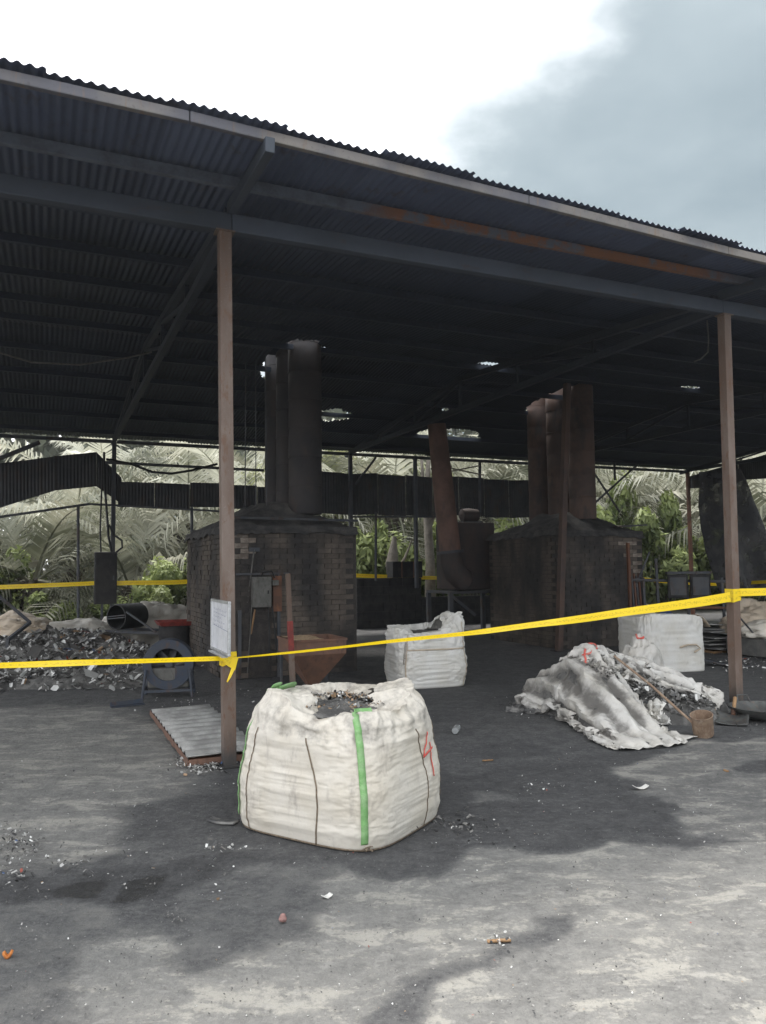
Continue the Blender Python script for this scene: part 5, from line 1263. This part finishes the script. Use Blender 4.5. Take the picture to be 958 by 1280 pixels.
MB().box((wd * .5, .01, p0.z + .03), (wd * 1.04, .12, .05)).build('top_bar', M['steel_dark'], o)
c = py_(893, 800, 14.2); o = thing('sheet_metal_pile', 'loose pile of flat grey sheet metal beyond the second front post', 'sheet pile', (c.x, c.y, 0), ANG)
for k in range(9): MB().box((rnd.uniform(-.12, .12), rnd.uniform(-.1, .1), .05 + k * .055), (rnd.uniform(.8, 1.2), rnd.uniform(.8, 1.1), .018), M=Matrix.Rotation(rnd.uniform(-.35, .35), 3, 'Z') @ Matrix.Rotation(rnd.uniform(-.06, .06), 3, 'Y')).build('metal_sheet', M['sheet_pile'], o)
MB().box((0, 0, .02), (.9, .8, .04)).build('pallet_board', M['wood'], o)
c = py_(815, 768, 16.2); lump('blue_tarp_bundle', 'blue and white tarp bundle on the floor under the rail rack', (c.x, c.y, 0), (.55, .4, .36), 'blue_tarp', 3.3, .2, .2, cat='tarp')
c = py_(800, 770, 15.6); lump('filled_sack', 'pale sack slumped beside the furnace under the rail rack', (c.x, c.y, 0), (.4, .35, .42), 'bag_clean', 6.6, .1, .15)
c = py_(952, 790, 13.4); o = thing('concrete_slab', 'thick grey concrete slab on the floor beyond the second front post', 'slab', (c.x + .6, c.y, 0), ANG)
MB().box((0, 0, .17), (2.0, 1.2, .30)).build('slab', M['concrete'], o, bevel=.02); MB().box((0, 0, .012), (1.8, 1.0, .024)).build('footing', M['mortar'], o)
for lab, x, y, Y, rad, mt, sd_ in (('tan sack lying on the concrete slab', 930, 760, 13.7, (.42, .35, .22), 'sack_tan', 17.2), ('white sack flopped along the concrete slab', 955, 770, 13.2, (.5, .3, .16), 'bag', 18.1), ('orange-tan sack behind the concrete slab', 945, 752, 15.0, (.6, .4, .48), 'sack_tan', 19.4), ('dark grey sack at the shed corner behind the slab', 985, 755, 15.2, (.6, .45, .5), 'sack_grey', 20.7)):
    c = py_(x, y, Y); lump('filled_sack', lab, (c.x, c.y, .32 if 'along' in lab or 'on the' in lab else 0), rad, mt, sd_, .4, .14)
a, b_ = py_(925, 772, 12.6), pz(965, 818); o = thing('steel_rod', 'thin dark steel rod leaning on the slab beyond the second post', 'rod', b_); MB().tube([(0, 0, 0), a - b_], .014, 8).build('shaft', M['steel_dark'], o, smooth=50)
c = pz(925, 806); o = thing('orange_channel', 'short orange steel channel lying behind the second front post', 'steel bar', c, R(5)); MB().box((0, 0, .03), (.75, .10, .012)).build('web', M['orange'], o); MB().box((0, .055, .02), (.75, .010, .04)).build('flange', M['orange'], o); MB().box((0, -.055, .02), (.75, .010, .04)).build('flange', M['orange'], o)
c = pz(893, 832); o = thing('bent_plate', 'curved dark steel plate on the floor beside the clean bag', 'plate', c, R(-35)); m = MB(); m.grid([[(x, y * .1, .012 + .18 * (.5 - x) ** 2 + .0 * y) for x in np.linspace(-.5, .5, 12)] for y in (-1, 1)]); m.build('plate', M['steel_dark'], o, smooth=60, solid=.012)

# torn net hanging at the right-hand end
Nn = []
P_tl, P_tr, P_br, P_bl = (874, 590), (925, 586), (985, 738), (905, 738)
for i in range(31):
    v = i / 30; row = []
    for j in range(25):
        u = j / 24; x = (P_tl[0] * (1 - u) + P_tr[0] * u) * (1 - v) + (P_bl[0] * (1 - u) + P_br[0] * u) * v; y = (P_tl[1] * (1 - u) + P_tr[1] * u) * (1 - v) + (P_bl[1] * (1 - u) + P_br[1] * u) * v
        x += (-9 * math.sin(math.pi * v) * (1 - u)) + 2 * ns(v * 6, 3.3); p = pt(x, y, 9.2); row.append(S(p[0], p[1] + .14 * math.sin(u * 11 + v * 2) * (.3 + v), p[2]))
    Nn.append(row)
m = MB(); m.grid(Nn); o = m.build('torn_net', M['net'], None, smooth=60, solid=.004); tag(o, 'torn black shade net hanging from the far corner of the shed', 'net')

# ------------------------------------------------------------------ ground litter and named scraps
it = []
def scat(px0, px1, py0, py1, n, sz=(.006, .02), light=.35, cl=0.0):
    for _ in range(n):
        p = pz(rnd.uniform(px0, px1), rnd.uniform(py0, py1))
        if cl and fbm(p.x * 3, p.y * 3, 2, 3) < cl: continue
        it.append(((p.x, p.y, .004), rnd.uniform(*sz), tone_pick(light)))
def clump(x, y, rx, ry, n, sz=(.008, .028), light=.45):
    for _ in range(n):
        p = pz(x + rnd.gauss(0, rx), y + rnd.gauss(0, ry)); it.append(((p.x, p.y, .006 + rnd.random() * .02), rnd.uniform(*sz), tone_pick(light)))
scat(0, 958, 900, 1270, 260, (.004, .010), .25); scat(0, 300, 960, 1130, 420, (.006, .02), .3, .05); scat(560, 900, 935, 1060, 150, (.005, .016), .3, .0)
clump(252, 955, 14, 6, 650, (.01, .03), .6); clump(25, 1060, 20, 14, 200, (.008, .024), .3); clump(20, 1100, 14, 8, 40); clump(100, 1085, 18, 6, 30); clump(570, 1035, 22, 8, 120, (.008, .03), .05); clump(280, 1062, 12, 3, 30)
clump(715, 1115, 14, 8, 30, (.004, .01), .1); clump(620, 1180, 16, 5, 30, (.005, .016), .5); clump(215, 1150, 8, 4, 40, (.006, .016), .0); clump(930, 905, 18, 5, 60, (.006, .02), .4); clump(930, 828, 26, 8, 160, (.015, .05), .6); clump(665, 885, 22, 8, 80, (.01, .03), .3)
clump(680, 985, 20, 6, 26, (.006, .02), .6); clump(350, 870, 40, 8, 60, (.01, .03), .4); clump(230, 880, 30, 8, 80, (.008, .025), .4); clump(290, 900, 15, 15, 30); clump(735, 795, 14, 5, 60, (.02, .05), .25)
scat(0, 958, 880, 1275, 2600, (.003, .010), .10)
o = flakes('floor_litter', it, fs=.55); tag(o, 'tiny scraps of foil, slag and paper strewn over the concrete', 'litter', None, 'stuff')
def flat_scrap(name, label, cat, x, y, sx, sy, mat, rz, th=.006, curl=.02):
    c = pz(x, y); m = MB(); m.grid([[((u - .5) * sx * (1 + .15 * ns(v * 3, x)), (v - .5) * sy * (1 - .3 * abs(u - .5)), .004 + curl * ((u - .5) * 2) ** 2 + .004 * ns(u * 4, v * 4, x)) for u in np.linspace(0, 1, 8)] for v in np.linspace(0, 1, 6)])
    o = m.build(name, M[mat], None, smooth=60, solid=th); o.location = c; o.rotation_euler = (0, 0, R(rz)); return tag(o, label, cat)
flat_scrap('shoe_sole', 'flat dark grey shoe sole lying beside the green-strapped bag', 'shoe sole', 279, 1028, .20, .075, 'plastic_dark', -22, .012, .008)
flat_scrap('orange_peel', 'small orange scrap on the bare concrete', 'scrap', 10, 1197, .032, .026, 'orange', 20, .01, .02)
flat_scrap('paper_scrap', 'crumpled white paper scrap on the black soot stain', 'paper', 801, 986, .11, .05, 'bag_clean', 15, .003, .02)
flat_scrap('paper_scrap', 'small white paper scrap on the soot in front of the red 4 bag', 'paper', 409, 1122, .05, .035, 'bag_clean', 40, .003, .01)
flat_scrap('wood_chip', 'thin tan wood chip on the concrete by the dark streak', 'wood chip', 624, 1177, .10, .018, 'wood', 4, .008, .0)
flat_scrap('wood_chip', 'short tan wood chip on the pale patch near the iron pan', 'wood chip', 908, 964, .02, .05, 'wood', 10, .01, .0)
flat_scrap('wood_chip', 'tan splinter on the soot behind the red 4 bag', 'wood chip', 610, 951, .09, .02, 'wood', 10, .008, .0)
c = pz(354, 1152); m = MB(); m.lathe([(.001, 0), (.014, .002), (.021, .012), (.012, .032), (.001, .037)], 9); m.v = [(v[0] + .006 * ns(v[0] * 60, v[2] * 60), v[1] * .8 + .006 * ns(v[1] * 60, 3), v[2] * 1.0) for v in m.v]
o = m.build('stone', M['pinkstone'], None); o.location = c; tag(o, 'small pinkish stone on the concrete in front of the bulk bag', 'stone')

# ------------------------------------------------------------------ vegetation
def leaf_attr(o, tones): set_attr(o, 'tone', tones, 'FACE')
def palm_crown(seed, nf=17, L=4.8):
    r = random.Random(seed); m = MB(); tones = []
    for k in range(nf):
        az = k * 2.399 + r.uniform(-.3, .3); e = R(78) - (k / nf) * R(105) + r.uniform(-.12, .12); Lf = L * r.uniform(.8, 1.08); tn = r.choice((r.uniform(0, .3), r.uniform(.5, 1.0)))
        d = Vector((math.cos(az), math.sin(az), 0)); sd_ = Vector((-d.y, d.x, 0)); p = Vector((0, 0, 0)) + d * .15; pts = []; ang = e; N = 26; bend = r.uniform(1.25, 1.9)
        for i in range(N + 1):
            pts.append((p.copy(), ang)); ang -= bend / N * (0.4 + 1.3 * i / N); ang = max(ang, -1.45); p = p + (d * math.cos(ang) + Vector((0, 0, math.sin(ang)))) * (Lf / N)
        o0 = len(m.f); m.tube([q for q, _ in pts[::2]], [max(.008, .045 * (1 - i / 13.5)) for i in range(len(pts[::2]))], 4, False); tones += [tn] * (len(m.f) - o0)
        nl = 40
        for i in range(nl):
            u = .14 + .86 * i / nl; x = u * N; i0 = int(x); fr = x - i0; q0, a0 = pts[min(i0, N)]; q1, a1 = pts[min(i0 + 1, N)]; c = q0.lerp(q1, fr); fwd = (d * math.cos(a0) + Vector((0, 0, math.sin(a0))))
            ll = (1.15 * math.sin(math.pi * min(1, .12 + u * .86)) ** .6 + .1) * r.uniform(.8, 1.1) * L / 4.6
            for s_ in (-1, 1):
                up = fwd.cross(sd_ * 1.0).normalized() * (-1 if fwd.cross(sd_).z < 0 else 1)
                v1 = (sd_ * s_ * .8 + fwd * .55 + up * r.uniform(-.1, .35)).normalized(); mid = c + v1 * ll * .5; v2 = (v1 + Vector((0, 0, -r.uniform(.6, 1.7)))).normalized(); tip = mid + v2 * ll * .55
                wv = fwd * .036 + Vector((0, 0, .012)); m.add([c - wv, c + wv, mid + wv * .9, mid - wv * .9, tip], [(0, 1, 2, 3), (3, 2, 4)]); tt = min(1, max(0, tn + r.uniform(-.2, .2))); tones += [tt, tt]
    return m, tones
def crown_mesh(seed, mat, **k):
    m, tn = palm_crown(seed, **k); me = m.mesh('crown'); me.materials.append(mat); at = me.attributes.new('tone', 'FLOAT', 'FACE'); at.data.foreach_set('value', np.array(tn, dtype=np.float32)); return me
CROWNS = [crown_mesh(1, M['frond']), crown_mesh(2, M['frond'], nf=19, L=5.2), crown_mesh(3, M['frond'], nf=14, L=4.6), crown_mesh(4, M['frond_green'], nf=18, L=5)]
def trunk_mesh(seed):
    r = random.Random(seed); m = MB(); m.tube([(0, 0, -.1), (0, 0, .5), (0, 0, 1.0)], [.30, .26, .24], 12)
    for k in range(60):
        a_ = k * 2.399; z = .05 + .95 * k / 60; d = Vector((math.cos(a_), math.sin(a_), 0)); c = d * .25 + Vector((0, 0, z)); m.bar(c, c + d * .13 + Vector((0, 0, .07)), .09, .05)
    me = m.mesh('trunk'); me.materials.append(M['trunk']); return me
TRUNK = trunk_mesh(4)
def palm(label, x, Y, h, ci, sc_, rz, group='oil palms behind the shed'):
    X = (x - PCX) / FPX * Y; o = thing('oil_palm', label, 'palm', (X, Y, 0), rz, group)
    inst(TRUNK, 'trunk', o, (0, 0, 0), scale=(1, 1, h)); inst(CROWNS[ci], 'crown', o, (0, 0, h), scale=(sc_, sc_, sc_)); return o
GP = 'dusty oil palm with grey arching fronds standing in the grove behind the shed'
PALMS = [(-150, 21, 1.6, 0), (-60, 24, 2.4, 1), (40, 21.5, 1.3, 2), (95, 26, 3.0, 1), (165, 22.5, 1.0, 0), (235, 26, 3.0, 2), (300, 24, 2.6, 1), (365, 28, 3.4, 0), (430, 27, 3.2, 3), (492, 26, 3.4, 1), (545, 29, 3.6, 2), (600, 27, 3.4, 0), (655, 28, 3.3, 1), (715, 31, 3.6, 2),
         (775, 30, 3.5, 0), (830, 32, 3.9, 1), (890, 31, 3.4, 2), (950, 27, 2.8, 1), (1010, 29, 3.2, 0), (1080, 27, 3, 1), (130, 33, 4.4, 1), (330, 35, 4.6, 2), (520, 36, 5, 0), (880, 39, 5.2, 0)]
def zone(x):
    for lim, tx in ((60, 'behind the rubbish heap'), (200, 'behind the black electrical cabinet'), (330, 'beyond the gap left of the first furnace'), (440, 'behind the flues of the hopper furnace'), (560, 'behind the low block wall'),
                    (680, 'behind the dust extractor'), (760, 'behind the flues of the extractor furnace'), (860, 'behind the rail rack'), (960, 'behind the torn net')):
        if x < lim: return tx
    return 'past the shed corner'
for i, (x, Y, h, ci) in enumerate(PALMS): palm(('tall oil palm of the rear row, ' if Y > 32.5 else ('stemless low oil palm ' if h < 1.7 else 'dusty grey oil palm '))  + zone(x).replace('left of', 'beside'), x, Y, h, ci, rnd.uniform(.9, 1.1), rnd.uniform(0, 6.28))
def leaf_clump(seed, n, rad, leaf, lobes=7):
    r = random.Random(seed); m = MB(); tones = []; cs = []
    for k in range(lobes): a_ = r.uniform(0, 6.28); cs.append((Vector((math.cos(a_) * r.uniform(.2, .65) * rad[0], math.sin(a_) * r.uniform(.2, .65) * rad[1], rad[2] * r.uniform(.25, 1.0))), r.uniform(.28, .5)))
    for _ in range(n):
        c, q = r.choice(cs); d = Vector((r.gauss(0, 1), r.gauss(0, 1), r.gauss(0, 1))).normalized(); p = c + Vector((d.x * rad[0] * q, d.y * rad[1] * q, d.z * rad[2] * q * .8)) * r.uniform(.55, 1.05)
        if p.z < .02: p.z = r.uniform(.02, .3)
        nrm = (d + Vector((r.gauss(0, .5), r.gauss(0, .5), r.gauss(.3, .5)))).normalized(); t = nrm.cross(Vector((r.gauss(0, 1), r.gauss(0, 1), r.gauss(0, 1)))).normalized(); b = nrm.cross(t); l = leaf * r.uniform(.6, 1.3)
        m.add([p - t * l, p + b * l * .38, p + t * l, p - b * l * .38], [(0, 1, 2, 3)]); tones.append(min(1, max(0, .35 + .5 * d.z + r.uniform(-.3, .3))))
    return m, tones
def shrub_mesh(seed, n, rad, leaf, mat):
    m, tn = leaf_clump(seed, n, rad, leaf); me = m.mesh('foliage'); me.materials.append(mat); at = me.attributes.new('tone', 'FLOAT', 'FACE'); at.data.foreach_set('value', np.array(tn, dtype=np.float32)); return me
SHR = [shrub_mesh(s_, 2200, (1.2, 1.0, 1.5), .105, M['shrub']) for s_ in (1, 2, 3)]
sm = MB()
for k in range(6): a_ = k * 1.05; sm.tube([(0, 0, 0), (.2 * math.cos(a_), .2 * math.sin(a_), .5), (.5 * math.cos(a_), .5 * math.sin(a_), 1.2)], [.03, .02, .008], 5)
SM = sm.mesh('stem'); SM.materials.append(M['trunk'])
def shrub(label, x, Y, h, w, k, grp='green shrubs behind the shed'):
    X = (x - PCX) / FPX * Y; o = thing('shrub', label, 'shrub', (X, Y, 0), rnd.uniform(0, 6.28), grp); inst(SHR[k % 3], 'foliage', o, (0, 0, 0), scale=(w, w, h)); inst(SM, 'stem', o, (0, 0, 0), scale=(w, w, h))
GS = 'bright green leafy shrub growing just behind the shed'
for i, (x, Y, h, w) in enumerate(((75, 19.5, .6, .8), (195, 19.8, .9, .8), (225, 20.6, 1.1, .8), (20, 21.5, 1.3, 1), (-40, 20.5, 1.5, 1.1), (462, 22.4, 1.5, 1.1), (500, 23, 1.7, 1), (548, 22.5, 1.5, 1), (580, 24, 1.6, 1.2), (420, 23.2, 1.6, 1), (640, 24.5, 1.6, 1.1), (750, 25.5, 2.1, 1.2), (790, 26.5, 2.0, 1.3), (835, 26, 1.4, 1.2), (870, 27, 1.7, 1.3), (905, 26, 1.1, 1.1), (940, 24.5, 1.0, 1.0), (985, 26, 1.3, 1.2), (815, 28, 2.4, 1.3), (765, 28.5, 2.5, 1.2), (130, 20.2, .5, .7), (700, 26, 1.9, 1.2), (300, 22.5, 1.2, 1), (350, 23, 1.4, 1))):
    shrub(('low' if h < 1.15 else ('tall' if h > 1.8 else 'bushy')) + ' green leafy shrub ' + zone(x).replace('left of', 'beside'), x, Y, h, w, i)
# pale bare trunks behind the low wall
for lab, x, Y, h in (('pale bare tree trunk rising behind the low block wall', 536, 21.2, 4.6), ('pale broken tree stump behind the steel crate', 492, 21.0, 2.4)):
    X = (x - PCX) / FPX * Y; o = thing('dead_tree', lab, 'tree', (X, Y, 0)); k = 1.0 if h > 3 else 1.6
    MB().tube([(0, 0, -.1), (.03, 0, h * .35), (-.05, 0, h * .7), (.02, 0, h)], [.17 * k, .13 * k, .11 * k, .05], 10).build('trunk', M['bark_pale'], o, smooth=60)
    MB().tube([(0, 0, h * .55), (.3, .1, h * .75), (.5, .1, h * .95)], [.06, .04, .015], 8).build('branch', M['bark_pale'], o, smooth=60)
# the far wood as one mass
r = random.Random(3); m = MB(); tones = []
for _ in range(40000):
    a_ = r.uniform(-1.0, 1.0); dist = r.uniform(44, 58); x, y = math.sin(a_) * dist, math.cos(a_) * dist; top = 12.5 + 3.0 * fbm(x * .12, y * .12, 4, 3); z = top * r.random() ** .7; p = Vector((x, y, z))
    t = Vector((r.gauss(0, 1), r.gauss(0, 1), r.gauss(0, 1))).normalized(); b = t.cross(Vector((r.gauss(0, 1), r.gauss(0, 1), r.gauss(0, 1)))).normalized(); l = r.uniform(.25, .6)
    m.add([p - t * l, p + b * l * .6, p + t * l, p - b * l * .6], [(0, 1, 2, 3)]); tones.append(min(1, max(0, .3 + .3 * fbm(x * .3, y * .3, z * .3, 2) + r.uniform(-.2, .4))))
o = m.build('far_wood', M['wood_leaf'], None); leaf_attr(o, tones); tag(o, 'dense dark green wood closing the view behind the palms', 'wood', None, 'stuff')

# ------------------------------------------------------------------ smoky air
m = MB(); m.box((0, 30, 8.4), (170, 150, 19.2)); me = m.mesh('haze'); o = bpy.data.objects.new('haze', me); COL.objects.link(o); tag(o, 'thin smoky haze hanging in the air of the yard', 'haze', None, 'stuff')
hm = bpy.data.materials.new('haze_volume'); hm.use_nodes = True; ht = hm.node_tree; ht.nodes.clear(); ho = ht.nodes.new('ShaderNodeOutputMaterial'); hv = ht.nodes.new('ShaderNodeVolumePrincipled')
hv.inputs['Color'].default_value = (0.90, 0.94, 1.0, 1); hv.inputs['Density'].default_value = 0.0009; hv.inputs['Anisotropy'].default_value = 0.35; ht.links.new(hv.outputs[0], ho.inputs['Volume']); me.materials.append(hm)
